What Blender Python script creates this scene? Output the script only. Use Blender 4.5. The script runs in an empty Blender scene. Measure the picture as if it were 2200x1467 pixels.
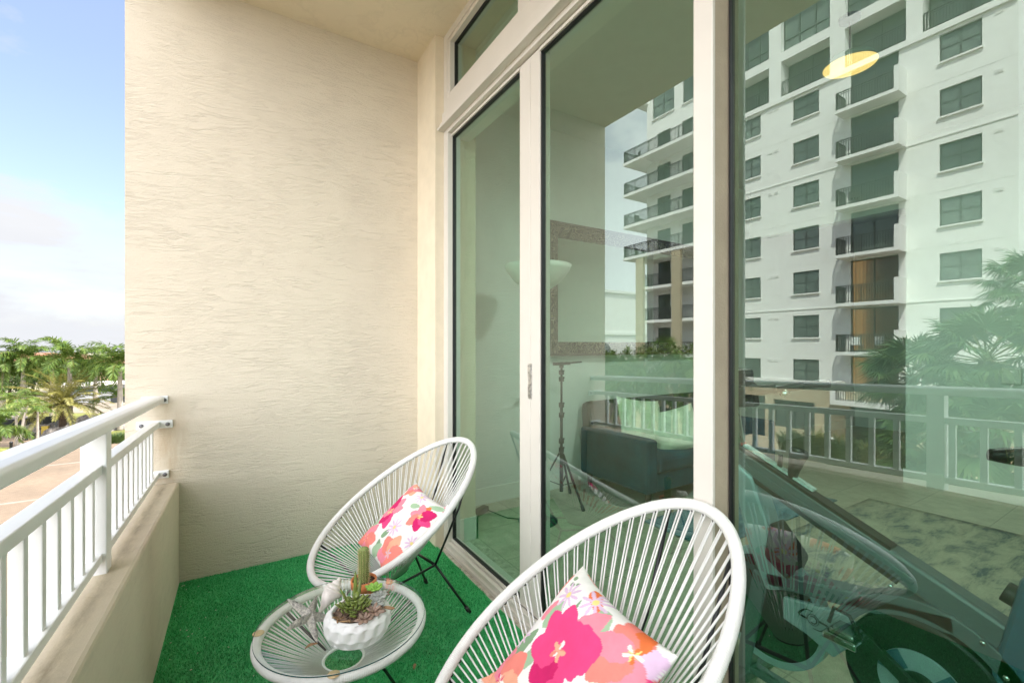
import bpy, math, random
from mathutils import Vector, Matrix
import numpy as np
random.seed(7)
R = math.radians
PI = math.pi
sc = bpy.context.scene
COL = sc.collection

# ------------------------------------------------------------------ helpers
def tag(o, label=None, cat=None, group=None, kind=None):
    if label: o['label'] = label
    if cat: o['category'] = cat
    if group: o['group'] = group
    if kind: o['kind'] = kind
    return o

def empty(name, loc=(0, 0, 0), rz=0.0, label=None, cat=None, group=None):
    o = bpy.data.objects.new(name, None)
    o.empty_display_size = 0.05
    COL.objects.link(o)
    o.location = loc
    o.rotation_euler = (0, 0, rz)
    return tag(o, label, cat, group)

class MB:
    def __init__(s):
        s.v = []; s.f = []; s.m = []; s.sm = []
    def add(s, vs, fs, mi=0, smooth=False):
        n = len(s.v)
        s.v += [tuple(p) for p in vs]
        s.f += [tuple(i + n for i in f) for f in fs]
        s.m += [mi] * len(fs)
        s.sm += [smooth] * len(fs)
        return s
    def box(s, a, b, mi=0, rz=0.0, piv=None):
        x0, y0, z0 = a; x1, y1, z1 = b
        if x0 > x1: x0, x1 = x1, x0
        if y0 > y1: y0, y1 = y1, y0
        if z0 > z1: z0, z1 = z1, z0
        vs = [(x0, y0, z0), (x1, y0, z0), (x1, y1, z0), (x0, y1, z0), (x0, y0, z1), (x1, y0, z1), (x1, y1, z1), (x0, y1, z1)]
        if rz:
            px, py = piv if piv else ((x0 + x1) / 2, (y0 + y1) / 2)
            c, sn = math.cos(rz), math.sin(rz)
            vs = [(px + (x - px) * c - (y - py) * sn, py + (x - px) * sn + (y - py) * c, z) for x, y, z in vs]
        return s.add(vs, [(0, 3, 2, 1), (4, 5, 6, 7), (0, 1, 5, 4), (1, 2, 6, 5), (2, 3, 7, 6), (3, 0, 4, 7)], mi)
    def bar(s, p, q, w, h, mi=0, up=(0, 0, 1)):
        p = Vector(p); q = Vector(q); d = (q - p).normalized(); up = Vector(up)
        if abs(d.dot(up)) > 0.98: up = Vector((1, 0, 0))
        a = d.cross(up).normalized() * w / 2; b = a.cross(d).normalized() * h / 2
        vs = [p - a - b, p + a - b, p + a + b, p - a + b, q - a - b, q + a - b, q + a + b, q - a + b]
        return s.add(vs, [(3, 2, 1, 0), (4, 5, 6, 7), (0, 1, 5, 4), (1, 2, 6, 5), (2, 3, 7, 6), (3, 0, 4, 7)], mi)
    def tube(s, path, r, seg=8, mi=0, closed=False, caps=True):
        P = [Vector(p) for p in path]; n = len(P)
        rr = r if hasattr(r, '__len__') else [r] * n
        vs = []; fs = []
        up = None
        for i in range(n):
            if closed: d = P[(i + 1) % n] - P[i - 1]
            else: d = P[min(i + 1, n - 1)] - P[max(i - 1, 0)]
            d.normalize()
            if up is None:
                up = Vector((0, 0, 1)) if abs(d.z) < 0.9 else Vector((1, 0, 0))
            a = up - d * up.dot(d)
            if a.length < 1e-4: a = Vector((1, 0.3, 0)) - d * d.x
            a.normalize(); up = a
            b = d.cross(a)
            for k in range(seg):
                t = 2 * PI * k / seg
                vs.append(P[i] + (a * math.cos(t) + b * math.sin(t)) * rr[i])
        m = n if closed else n - 1
        for i in range(m):
            j = (i + 1) % n
            for k in range(seg):
                l = (k + 1) % seg
                fs.append((i * seg + k, i * seg + l, j * seg + l, j * seg + k))
        if caps and not closed:
            fs.append(tuple(range(seg - 1, -1, -1))); fs.append(tuple((n - 1) * seg + k for k in range(seg)))
        return s.add(vs, fs, mi, True)
    def lathe(s, prof, c=(0, 0, 0), seg=32, mi=0, rf=None, smooth=True):
        vs = []; fs = []; n = len(prof)
        for i, (r, z) in enumerate(prof):
            for k in range(seg):
                t = 2 * PI * k / seg
                q = rf(t, i, z) if rf else 1.0
                vs.append((c[0] + r * q * math.cos(t), c[1] + r * q * math.sin(t), c[2] + z))
        for i in range(n - 1):
            for k in range(seg):
                l = (k + 1) % seg
                fs.append((i * seg + k, i * seg + l, (i + 1) * seg + l, (i + 1) * seg + k))
        return s.add(vs, fs, mi, smooth)
    def prism(s, poly, axis, a, b, mi=0):
        # poly: 2D points in the plane perpendicular to axis ('x': (y,z), 'y': (x,z), 'z': (x,y))
        def P(u, w, t):
            return {'x': (t, u, w), 'y': (u, t, w), 'z': (u, w, t)}[axis]
        n = len(poly)
        vs = [P(u, w, a) for u, w in poly] + [P(u, w, b) for u, w in poly]
        fs = [tuple(range(n - 1, -1, -1)), tuple(range(n, 2 * n))]
        fs += [(i, (i + 1) % n, (i + 1) % n + n, i + n) for i in range(n)]
        return s.add(vs, fs, mi)
    def ell(s, c, r, rot=None, seg=10, rings=7, mi=0):
        vs = []; fs = []
        M = rot if rot is not None else Matrix.Identity(3)
        for i in range(rings + 1):
            ph = -PI / 2 + PI * i / rings
            for k in range(seg):
                t = 2 * PI * k / seg
                p = Vector((r[0] * math.cos(ph) * math.cos(t), r[1] * math.cos(ph) * math.sin(t), r[2] * math.sin(ph)))
                vs.append(Vector(c) + M @ p)
        for i in range(rings):
            for k in range(seg):
                l = (k + 1) % seg
                fs.append((i * seg + k, i * seg + l, (i + 1) * seg + l, (i + 1) * seg + k))
        return s.add(vs, fs, mi, True)
    def build(s, name, mats, parent=None, fixn=True, bevel=0.0):
        me = bpy.data.meshes.new(name)
        me.from_pydata(s.v, [], s.f)
        if not isinstance(mats, (list, tuple)): mats = [mats]
        for m in mats: me.materials.append(m)
        me.polygons.foreach_set('material_index', s.m)
        me.polygons.foreach_set('use_smooth', s.sm)
        me.update()
        if fixn:
            import bmesh
            bm = bmesh.new(); bm.from_mesh(me)
            bmesh.ops.recalc_face_normals(bm, faces=bm.faces[:])
            bm.to_mesh(me); bm.free()
        o = bpy.data.objects.new(name, me)
        COL.objects.link(o)
        if parent: o.parent = parent
        if bevel:
            b = o.modifiers.new('bevel', 'BEVEL'); b.width = bevel; b.segments = 2; b.limit_method = 'ANGLE'
        return o

def copy_tree(o, parent=None):
    c = o.copy(); COL.objects.link(c)
    if parent: c.parent = parent
    for ch in list(o.children): copy_tree(ch, c)
    return c

# ------------------------------------------------------------------ materials
def new_mat(name):
    m = bpy.data.materials.new(name); m.use_nodes = True
    nt = m.node_tree
    return m, nt, nt.nodes['Principled BSDF']

def node(nt, typ, **kw):
    n = nt.nodes.new(typ)
    for k, v in kw.items():
        if k.startswith('i_'):
            n.inputs[k[2:].replace('_', ' ')].default_value = v
        else: setattr(n, k, v)
    return n

def coords(nt, scale=(1, 1, 1), kind='Object'):
    tc = node(nt, 'ShaderNodeTexCoord')
    mp = node(nt, 'ShaderNodeMapping'); mp.inputs['Scale'].default_value = scale
    nt.links.new(tc.outputs[kind], mp.inputs['Vector'])
    return mp.outputs['Vector']

def noise(nt, vec, scale, detail=4, rough=0.6, dist=0.0):
    n = node(nt, 'ShaderNodeTexNoise')
    n.inputs['Scale'].default_value = scale; n.inputs['Detail'].default_value = detail
    n.inputs['Roughness'].default_value = rough; n.inputs['Distortion'].default_value = dist
    nt.links.new(vec, n.inputs['Vector'])
    return n.outputs['Fac']

def ramp(nt, fac, stops):
    r = node(nt, 'ShaderNodeValToRGB')
    e = r.color_ramp.elements
    while len(e) < len(stops): e.new(0.5)
    for el, (p, c) in zip(e, stops):
        el.position = p
        el.color = c if len(c) == 4 else (*c, 1)
    nt.links.new(fac, r.inputs['Fac'])
    return r.outputs['Color']

def mix(nt, fac, a, b, mode='MIX'):
    n = node(nt, 'ShaderNodeMixRGB', blend_type=mode)
    for s_, x in (('Fac', fac), ('Color1', a), ('Color2', b)):
        if hasattr(x, 'links') or hasattr(x, 'is_linked'): nt.links.new(x, n.inputs[s_])
        else: n.inputs[s_].default_value = x if s_ == 'Fac' else (*x, 1)
    return n.outputs['Color']

def mth(nt, op, a, b=None, clamp=False):
    n = node(nt, 'ShaderNodeMath', operation=op, use_clamp=clamp)
    for i, x in enumerate((a, b)):
        if x is None: continue
        if hasattr(x, 'is_linked'): nt.links.new(x, n.inputs[i])
        else: n.inputs[i].default_value = x
    return n.outputs[0]

def bump(nt, bsdf, h, strength=0.5, dist=0.01):
    b = node(nt, 'ShaderNodeBump'); b.inputs['Strength'].default_value = strength; b.inputs['Distance'].default_value = dist
    nt.links.new(h, b.inputs['Height']); nt.links.new(b.outputs['Normal'], bsdf.inputs['Normal'])

def simple(name, col, rough=0.6, metal=0.0, var=0.12, vscale=8.0, bmp=0.0, bscale=60.0, bdist=0.003, spec=0.5, coat=0.0, em=None, es=0.0):
    m, nt, p = new_mat(name)
    v = coords(nt)
    f = noise(nt, v, vscale, 5)
    lo = tuple(c * (1 - var) for c in col); hi = tuple(min(1, c * (1 + var)) for c in col)
    nt.links.new(ramp(nt, f, [(0.3, lo), (0.7, hi)]), p.inputs['Base Color'])
    p.inputs['Roughness'].default_value = rough; p.inputs['Metallic'].default_value = metal
    p.inputs['Specular IOR Level'].default_value = spec
    if coat: p.inputs['Coat Weight'].default_value = coat; p.inputs['Coat Roughness'].default_value = 0.1
    if bmp: bump(nt, p, noise(nt, v, bscale, 4), bmp, bdist)
    if em: p.inputs['Emission Color'].default_value = (*em, 1); p.inputs['Emission Strength'].default_value = es
    return m

def stucco(name, col, horiz='x', strength=0.58, dirt=None):
    """trowelled stucco: wavy, broken horizontal ridges over a fine sandy grain"""
    m, nt, p = new_mat(name)
    sx = (2.6, 2.6, 21.0)
    tc = node(nt, 'ShaderNodeTexCoord'); base = tc.outputs['Object']
    warp = node(nt, 'ShaderNodeTexNoise'); warp.inputs['Scale'].default_value = 3.5; warp.inputs['Detail'].default_value = 3
    nt.links.new(base, warp.inputs['Vector'])
    ws = node(nt, 'ShaderNodeVectorMath', operation='SCALE'); ws.inputs['Scale'].default_value = 0.05
    nt.links.new(warp.outputs['Color'], ws.inputs[0])
    ad = node(nt, 'ShaderNodeVectorMath', operation='ADD')
    nt.links.new(base, ad.inputs[0]); nt.links.new(ws.outputs[0], ad.inputs[1])
    mp = node(nt, 'ShaderNodeMapping'); mp.inputs['Scale'].default_value = sx
    nt.links.new(ad.outputs[0], mp.inputs['Vector'])
    n1 = noise(nt, mp.outputs[0], 1.0, 4, 0.55)
    ridge = mth(nt, 'ABSOLUTE', mth(nt, 'SUBTRACT', n1, 0.5))
    line = mth(nt, 'SUBTRACT', 1.0, mth(nt, 'MULTIPLY', ridge, 32.0, clamp=True), clamp=True)
    mask = ramp(nt, noise(nt, base, 5.0, 4), [(0.36, (0.0,) * 3), (0.60, (1,) * 3)])
    line = mth(nt, 'MULTIPLY', line, mask)
    mp3 = node(nt, 'ShaderNodeMapping'); mp3.inputs['Scale'].default_value = (6.5, 6.5, 48.0); mp3.inputs['Location'].default_value = (3.1, 1.7, 9.2)
    nt.links.new(ad.outputs[0], mp3.inputs['Vector'])
    r2 = mth(nt, 'ABSOLUTE', mth(nt, 'SUBTRACT', noise(nt, mp3.outputs[0], 1.0, 3, 0.55), 0.5))
    l2 = mth(nt, 'SUBTRACT', 1.0, mth(nt, 'MULTIPLY', r2, 20.0, clamp=True), clamp=True)
    l2 = mth(nt, 'MULTIPLY', l2, ramp(nt, noise(nt, base, 4.1, 4), [(0.40, (0.1,) * 3), (0.62, (0.62,) * 3)]))
    line = mth(nt, 'MAXIMUM', mth(nt, 'MULTIPLY', line, 0.85), l2)
    mp2 = node(nt, 'ShaderNodeMapping'); mp2.inputs['Scale'].default_value = (18, 18, 75)
    nt.links.new(ad.outputs[0], mp2.inputs['Vector'])
    n2 = noise(nt, mp2.outputs[0], 1.0, 5, 0.6)
    fine = noise(nt, base, 150, 3, 0.7)
    h = mth(nt, 'ADD', mth(nt, 'MULTIPLY', line, -0.5), mth(nt, 'MULTIPLY', n2, 0.24))
    h = mth(nt, 'ADD', h, mth(nt, 'MULTIPLY', fine, 0.45))
    bump(nt, p, h, strength, 0.012)
    big = noise(nt, base, 0.9, 4)
    c = ramp(nt, big, [(0.3, tuple(x * 0.97 for x in col)), (0.7, tuple(min(1, x * 1.03) for x in col))])
    c = mix(nt, mth(nt, 'MULTIPLY', line, 0.22), c, tuple(x * 0.6 for x in col))
    if dirt: c = dirt(nt, base, c)
    nt.links.new(c, p.inputs['Base Color'])
    p.inputs['Roughness'].default_value = 0.95; p.inputs['Specular IOR Level'].default_value = 0.1
    return m

def glass_mat(name, tint, r0=0.12, refl=(0.9, 1.0, 0.94), power=5.0):
    m = bpy.data.materials.new(name); m.use_nodes = True
    nt = m.node_tree; nt.nodes.clear()
    out = node(nt, 'ShaderNodeOutputMaterial')
    tr = node(nt, 'ShaderNodeBsdfTransparent'); gl = node(nt, 'ShaderNodeBsdfGlossy')
    gl.inputs['Roughness'].default_value = 0.0; gl.inputs['Color'].default_value = (*refl, 1)
    geo = node(nt, 'ShaderNodeNewGeometry')
    nt.links.new(mix(nt, geo.outputs['Backfacing'], tint, (1, 1, 1)), tr.inputs['Color'])
    lw = node(nt, 'ShaderNodeLayerWeight'); lw.inputs['Blend'].default_value = 0.5
    s = mth(nt, 'MULTIPLY', mth(nt, 'POWER', lw.outputs['Facing'], power), 1 - r0)
    s = mth(nt, 'ADD', s, r0)
    s = mth(nt, 'MULTIPLY', s, mth(nt, 'SUBTRACT', 1.0, geo.outputs['Backfacing']), clamp=True)
    mx = node(nt, 'ShaderNodeMixShader')
    nt.links.new(s, mx.inputs['Fac']); nt.links.new(tr.outputs[0], mx.inputs[1]); nt.links.new(gl.outputs[0], mx.inputs[2])
    nt.links.new(mx.outputs[0], out.inputs['Surface'])
    return m

def leaf_mat(name, c0, c1, rough=0.5, trans=0.25):
    m, nt, p = new_mat(name)
    v = coords(nt)
    f = noise(nt, v, 1.3, 4)
    g = node(nt, 'ShaderNodeNewGeometry')
    f2 = mth(nt, 'ADD', mth(nt, 'MULTIPLY', f, 0.5), mth(nt, 'MULTIPLY', g.outputs['Random Per Island'], 0.5))
    nt.links.new(ramp(nt, f2, [(0.2, c0), (0.8, c1)]), p.inputs['Base Color'])
    p.inputs['Roughness'].default_value = rough
    p.inputs['Specular IOR Level'].default_value = 0.35
    td = node(nt, 'ShaderNodeBsdfTranslucent'); td.inputs['Color'].default_value = (*c1, 1)
    mx = node(nt, 'ShaderNodeMixShader'); mx.inputs['Fac'].default_value = trans
    out = nt.nodes['Material Output']
    nt.links.new(p.outputs[0], mx.inputs[1]); nt.links.new(td.outputs[0], mx.inputs[2]); nt.links.new(mx.outputs[0], out.inputs['Surface'])
    return m

def wall_dirt(nt, base, c):
    # rust-brown drips below the railing brackets and a few specks
    n = noise(nt, base, 3.0, 5, 0.7)
    s = ramp(nt, n, [(0.60, (0, 0, 0)), (0.78, (1, 1, 1))])
    c = mix(nt, mth(nt, 'MULTIPLY', s, 0.03), c, (0.36, 0.27, 0.17))
    sp = node(nt, 'ShaderNodeSeparateXYZ'); nt.links.new(base, sp.inputs[0])
    bx = mth(nt, 'SUBTRACT', 1.0, mth(nt, 'MULTIPLY', mth(nt, 'ABSOLUTE', mth(nt, 'ADD', sp.outputs['X'], 0.335)), 9.0), clamp=True)
    bz = mth(nt, 'SUBTRACT', 1.0, mth(nt, 'MULTIPLY', mth(nt, 'ABSOLUTE', mth(nt, 'SUBTRACT', sp.outputs['Z'], 0.80)), 3.2), clamp=True)
    mp = node(nt, 'ShaderNodeMapping'); mp.inputs['Scale'].default_value = (14, 14, 3)
    nt.links.new(base, mp.inputs['Vector'])
    st = mth(nt, 'MULTIPLY', mth(nt, 'MULTIPLY', bx, bz), ramp(nt, noise(nt, mp.outputs[0], 1.5, 5, 0.7), [(0.35, (0, 0, 0)), (0.65, (1, 1, 1))]))
    return mix(nt, mth(nt, 'MULTIPLY', st, 0.75, clamp=True), c, (0.40, 0.25, 0.11))

def parapet_dirt(nt, base, c):
    # black mildew running along the foot of the railing
    sp = node(nt, 'ShaderNodeSeparateXYZ'); nt.links.new(base, sp.inputs[0])
    x = sp.outputs['X']
    mp = node(nt, 'ShaderNodeMapping'); mp.inputs['Scale'].default_value = (9, 2.2, 4)
    nt.links.new(base, mp.inputs['Vector'])
    n = noise(nt, mp.outputs[0], 3.0, 6, 0.75)
    band = mth(nt, 'SUBTRACT', 1.0, mth(nt, 'MULTIPLY', mth(nt, 'ABSOLUTE', mth(nt, 'SUBTRACT', x, 0.045)), 17.0), clamp=True)
    s = ramp(nt, mth(nt, 'MULTIPLY', band, n), [(0.30, (0, 0, 0)), (0.62, (1, 1, 1))])
    c = mix(nt, mth(nt, 'MULTIPLY', s, 0.42), c, (0.06, 0.048, 0.035))
    n2 = noise(nt, base, 5.0, 6, 0.8)
    return mix(nt, mth(nt, 'MULTIPLY', ramp(nt, n2, [(0.5, (0, 0, 0)), (0.75, (1, 1, 1))]), 0.15), c, (0.30, 0.235, 0.165))

STUCCO = (0.675, 0.60, 0.485)
M = {}
M['stucco'] = stucco('cream_stucco', STUCCO, dirt=wall_dirt)
M['ceil'] = stucco('ceiling_stucco', (0.76, 0.67, 0.52), strength=0.22)
M['jamb'] = simple('smooth_stucco', (0.72, 0.63, 0.48), 0.85, var=0.05, bmp=0.3, bscale=160, bdist=0.003)
M['parapet'] = stucco('parapet_stucco', (0.62, 0.545, 0.43), strength=0.18, dirt=parapet_dirt)
M['concrete'] = simple('worn_concrete', (0.48, 0.43, 0.36), 0.9, var=0.35, vscale=25, bmp=0.6, bscale=90)
M['white_metal'] = simple('white_powder_coat', (0.76, 0.76, 0.75), 0.32, var=0.03, vscale=5, bmp=0.05, bscale=200)
M['white_frame'] = simple('ivory_window_frame', (0.64, 0.60, 0.54), 0.4, var=0.02, vscale=6, bmp=0.08, bscale=220)
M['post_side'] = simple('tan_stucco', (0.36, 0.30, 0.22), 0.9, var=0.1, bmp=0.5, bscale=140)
M['gasket'] = simple('black_gasket', (0.012, 0.012, 0.013), 0.5)
M['steel'] = simple('galvanised_bracket', (0.55, 0.56, 0.57), 0.4, metal=0.6, var=0.2)
M['bolt'] = simple('weathered_bolt', (0.2, 0.2, 0.21), 0.5, metal=0.7)
M['latch'] = simple('worn_latch', (0.55, 0.53, 0.5), 0.35, metal=0.8, var=0.5, vscale=60)
M['glass'] = glass_mat('green_door_glass', (0.56, 0.79, 0.675), r0=0.205, refl=(0.88, 1.0, 0.94))
M['glass_t'] = glass_mat('table_glass', (0.95, 0.985, 0.965), r0=0.045, refl=(1, 1, 1))
M['glass_edge'] = simple('glass_edge_green', (0.03, 0.10, 0.10), 0.15, var=0.05)
M['black_steel'] = simple('black_steel_rod', (0.012, 0.013, 0.014), 0.38)
M['cord'] = simple('white_vinyl_cord', (0.72, 0.71, 0.68), 0.42, var=0.05, vscale=30)
M['pad'] = simple('cork_pad', (0.62, 0.45, 0.25), 0.7, var=0.15, vscale=60)
M['ceramic'] = simple('white_ceramic', (0.80, 0.79, 0.77), 0.45, var=0.03)
M['soil'] = simple('bark_soil', (0.10, 0.065, 0.045), 0.95, var=0.8, vscale=140, bmp=1, bscale=120, bdist=0.01)
M['bark'] = simple('bark_chip', (0.20, 0.13, 0.09), 0.9, var=0.7, vscale=50)
M['terracotta'] = simple('terracotta', (0.60, 0.20, 0.07), 0.75, var=0.12, vscale=30)
M['shell'] = simple('conch_shell', (0.78, 0.71, 0.66), 0.5, var=0.1, vscale=40, bmp=0.5, bscale=90)
M['star'] = simple('silvered_starfish', (0.60, 0.56, 0.50), 0.5, var=0.5, vscale=120, bmp=1, bscale=160, bdist=0.006)
M['cactus'] = simple('cactus_skin', (0.20, 0.24, 0.07), 0.7, var=0.2, vscale=30)
M['spine'] = simple('cactus_spine', (0.62, 0.52, 0.25), 0.6)
M['succ1'] = simple('jade_green', (0.17, 0.22, 0.045), 0.35, var=0.3, vscale=60)
M['succ2'] = simple('grey_rosette', (0.33, 0.34, 0.31), 0.5, var=0.25, vscale=50)
M['succ3'] = simple('lime_rosette', (0.25, 0.46, 0.07), 0.4, var=0.25, vscale=60)
M['succ4'] = simple('dusty_pink_leaf', (0.30, 0.20, 0.15), 0.5, var=0.3, vscale=60)
M['dry'] = simple('dry_leaf', (0.33, 0.20, 0.10), 0.8, var=0.4, vscale=60)
# interior
M['int_wall'] = simple('interior_paint', (0.72, 0.73, 0.71), 0.8, var=0.03, bmp=0.15, bscale=120)
M['trim'] = simple('interior_trim', (0.80, 0.79, 0.75), 0.5, var=0.03)
M['sofa'] = simple('teal_velvet', (0.003, 0.06, 0.095), 0.8, var=0.5, vscale=4, bmp=0.2, bscale=30, spec=0.12)
M['sofa_dark'] = simple('charcoal_velvet', (0.03, 0.045, 0.05), 0.75, var=0.3, vscale=4)
M['wood_leg'] = simple('dark_wood', (0.05, 0.025, 0.018), 0.5, var=0.3)
M['cushion'] = simple('pale_sage_cushion', (0.60, 0.66, 0.52), 0.85, var=0.15, vscale=14, bmp=0.5, bscale=22, bdist=0.01)
M['black_plastic'] = simple('black_plastic', (0.012, 0.012, 0.012), 0.45, var=0.2)
M['bike_grey'] = simple('graphite_paint', (0.11, 0.13, 0.145), 0.35, var=0.1, coat=0.4)
M['bike_silver'] = simple('silver_blue_paint', (0.36, 0.44, 0.49), 0.35, metal=0.3, var=0.08)
M['bike_blue'] = simple('slate_blue_paint', (0.055, 0.11, 0.17), 0.35, var=0.12, coat=0.4)
M['chrome'] = simple('chrome', (0.7, 0.72, 0.74), 0.15, metal=1.0, var=0.05)
M['red_sticker'] = simple('red_sticker', (0.45, 0.05, 0.03), 0.5)
M['white_sticker'] = simple('pale_sticker', (0.6, 0.66, 0.66), 0.5, var=0.3, vscale=80)
M['mirror'] = simple('silvered_mirror', (0.78, 0.80, 0.76), 0.03, metal=1.0, var=0.0)
M['lamp_bowl'] = simple('frosted_glass_bowl', (0.75, 0.76, 0.70), 0.35, var=0.03)
M['lamp_metal'] = simple('dark_lamp_metal', (0.02, 0.045, 0.05), 0.35, metal=0.4)
M['lamp_glow'] = simple('lit_lamp_glass', (0.9, 0.8, 0.6), 0.5, em=(1.0, 0.52, 0.17), es=0.75)
M['strip'] = simple('brown_plastic', (0.09, 0.055, 0.03), 0.6)

def ornate():
    m, nt, p = new_mat('ornate_silver_frame')
    v = coords(nt, (1, 1, 1))
    vo = node(nt, 'ShaderNodeTexVoronoi', feature='SMOOTH_F1'); vo.inputs['Scale'].default_value = 15
    nt.links.new(v, vo.inputs['Vector'])
    w = mth(nt, 'SINE', mth(nt, 'MULTIPLY', vo.outputs['Distance'], 42.0))
    nt.links.new(ramp(nt, w, [(0.2, (0.03, 0.02, 0.012)), (0.7, (0.30, 0.25, 0.17))]), p.inputs['Base Color'])
    p.inputs['Metallic'].default_value = 0.5; p.inputs['Roughness'].default_value = 0.4
    bump(nt, p, w, 0.8, 0.01)
    return m
M['ornate'] = ornate()
M['frame_edge'] = simple('dark_frame_edge', (0.045, 0.025, 0.018), 0.5)

def tile_floor():
    m, nt, p = new_mat('travertine_tile')
    v = coords(nt)
    br = node(nt, 'ShaderNodeTexBrick'); br.offset = 0.0
    br.inputs['Scale'].default_value = 1.0; br.inputs['Brick Width'].default_value = 0.5; br.inputs['Row Height'].default_value = 0.5
    br.inputs['Mortar Size'].default_value = 0.004
    br.inputs['Color1'].default_value = (0.55, 0.50, 0.39, 1); br.inputs['Color2'].default_value = (0.52, 0.47, 0.37, 1); br.inputs['Mortar'].default_value = (0.34, 0.30, 0.24, 1)
    nt.links.new(v, br.inputs['Vector'])
    n = ramp(nt, noise(nt, v, 9, 7, 0.7), [(0.35, (0.75, 0.75, 0.75)), (0.65, (1.05, 1.05, 1.05))])
    nt.links.new(mix(nt, 1.0, br.outputs['Color'], n, 'MULTIPLY'), p.inputs['Base Color'])
    p.inputs['Roughness'].default_value = 0.35
    return m
M['tile'] = tile_floor()

def rug_mat(name, a, b, c):
    m, nt, p = new_mat(name)
    v = coords(nt, (1.0, 2.2, 1))
    n1 = noise(nt, v, 3.2, 7, 0.75, 0.6); n2 = noise(nt, coords(nt, (2, 30, 1)), 6, 3)
    col = ramp(nt, mth(nt, 'ADD', mth(nt, 'MULTIPLY', n1, 0.8), mth(nt, 'MULTIPLY', n2, 0.2)), [(0.40, a), (0.5, b), (0.62, c)])
    nt.links.new(col, p.inputs['Base Color']); p.inputs['Roughness'].default_value = 0.95
    bump(nt, p, noise(nt, v, 160, 2), 0.5, 0.004)
    return m
M['rug'] = rug_mat('distressed_rug', (0.06, 0.10, 0.12), (0.36, 0.35, 0.27), (0.46, 0.43, 0.33))
M['rug2'] = rug_mat('blue_rug', (0.03, 0.09, 0.13), (0.10, 0.20, 0.25), (0.26, 0.34, 0.35))

def brick_paving():
    m, nt, p = new_mat('brick_paving')
    v = coords(nt)
    br = node(nt, 'ShaderNodeTexBrick')
    br.inputs['Scale'].default_value = 1.0; br.inputs['Brick Width'].default_value = 0.24; br.inputs['Row Height'].default_value = 0.12
    br.inputs['Mortar Size'].default_value = 0.008
    br.inputs['Color1'].default_value = (0.225, 0.175, 0.125, 1); br.inputs['Color2'].default_value = (0.195, 0.148, 0.104, 1); br.inputs['Mortar'].default_value = (0.13, 0.10, 0.08, 1)
    nt.links.new(v, br.inputs['Vector'])
    n = ramp(nt, noise(nt, v, 0.35, 6, 0.7), [(0.3, (0.78, 0.76, 0.72)), (0.7, (1.15, 1.12, 1.05))])
    nt.links.new(mix(nt, 1.0, br.outputs['Color'], n, 'MULTIPLY'), p.inputs['Base Color'])
    p.inputs['Roughness'].default_value = 0.9
    return m
M['paving'] = brick_paving()
M['band'] = simple('pale_paver_band', (0.27, 0.235, 0.19), 0.9, var=0.15, vscale=3)
M['sand'] = simple('sandy_soil', (0.21, 0.18, 0.135), 0.95, var=0.25, vscale=0.3)
M['lawn'] = simple('dry_lawn', (0.155, 0.165, 0.035), 0.95, var=0.5, vscale=0.35)
M['ground'] = simple('earth', (0.22, 0.20, 0.13), 0.95, var=0.4, vscale=0.1)
M['asphalt'] = simple('asphalt', (0.07, 0.07, 0.07), 0.9, var=0.2, vscale=1)
M['tower'] = stucco('white_painted_stucco', (0.82, 0.815, 0.79), strength=0.25)
M['tower_base'] = simple('tan_painted_block', (0.47, 0.40, 0.28), 0.85, var=0.08, vscale=1.2)
M['win_frame'] = simple('grey_window_frame', (0.04, 0.045, 0.045), 0.5)
M['rail_dark'] = simple('bronze_railing', (0.035, 0.035, 0.033), 0.5)

def pane_mat(name, col, warm=False):
    m, nt, p = new_mat(name)
    v = coords(nt)
    w = node(nt, 'ShaderNodeTexWave', bands_direction='Z'); w.inputs['Scale'].default_value = 9.0; w.inputs['Distortion'].default_value = 0.6
    nt.links.new(v, w.inputs['Vector'])
    n = noise(nt, v, 0.8, 3)
    f = mth(nt, 'ADD', mth(nt, 'MULTIPLY', w.outputs['Fac'], 0.3), mth(nt, 'MULTIPLY', n, 0.7))
    oi = node(nt, 'ShaderNodeObjectInfo')
    c0 = ramp(nt, f, [(0.3, tuple(c * 0.55 for c in col)), (0.7, tuple(c * 1.3 for c in col))])
    nt.links.new(mix(nt, 1.0, c0, ramp(nt, oi.outputs['Random'], [(0.0, (0.35, 0.35, 0.35)), (1.0, (1.35, 1.35, 1.35))]), 'MULTIPLY'), p.inputs['Base Color'])
    p.inputs['Roughness'].default_value = 0.06; p.inputs['Specular IOR Level'].default_value = 0.8
    return m
M['pane'] = pane_mat('window_glass', (0.12, 0.145, 0.13))
M['pane_warm'] = pane_mat('warm_lit_room_glass', (0.16, 0.075, 0.025))
_nt = M['pane_warm'].node_tree; _p = _nt.nodes['Principled BSDF']
_tc = node(_nt, 'ShaderNodeTexCoord'); _sp = node(_nt, 'ShaderNodeSeparateXYZ'); _nt.links.new(_tc.outputs['Generated'], _sp.inputs[0])
_cu = node(_nt, 'ShaderNodeTexWave', bands_direction='Y'); _cu.inputs['Scale'].default_value = 1.6; _cu.inputs['Distortion'].default_value = 1.2
_nt.links.new(_tc.outputs['Object'], _cu.inputs['Vector'])
_g = ramp(_nt, _sp.outputs['Y'], [(0.30, (0.03, 0.016, 0.008)), (0.62, (0.16, 0.085, 0.03)), (0.80, (0.55, 0.27, 0.08)), (1.0, (0.42, 0.20, 0.06))])
_nt.links.new(mix(_nt, 1.0, _g, ramp(_nt, _cu.outputs['Fac'], [(0.2, (0.6, 0.6, 0.6)), (0.8, (1.1, 1.1, 1.1))]), 'MULTIPLY'), _p.inputs['Emission Color'])
_p.inputs['Emission Strength'].default_value = 0.8
M['roof'] = simple('terracotta_roof_tile', (0.30, 0.13, 0.08), 0.85, var=0.2, vscale=1.5)
M['peach'] = simple('peach_stucco', (0.52, 0.33, 0.22), 0.9, var=0.1, vscale=0.6)
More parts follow.
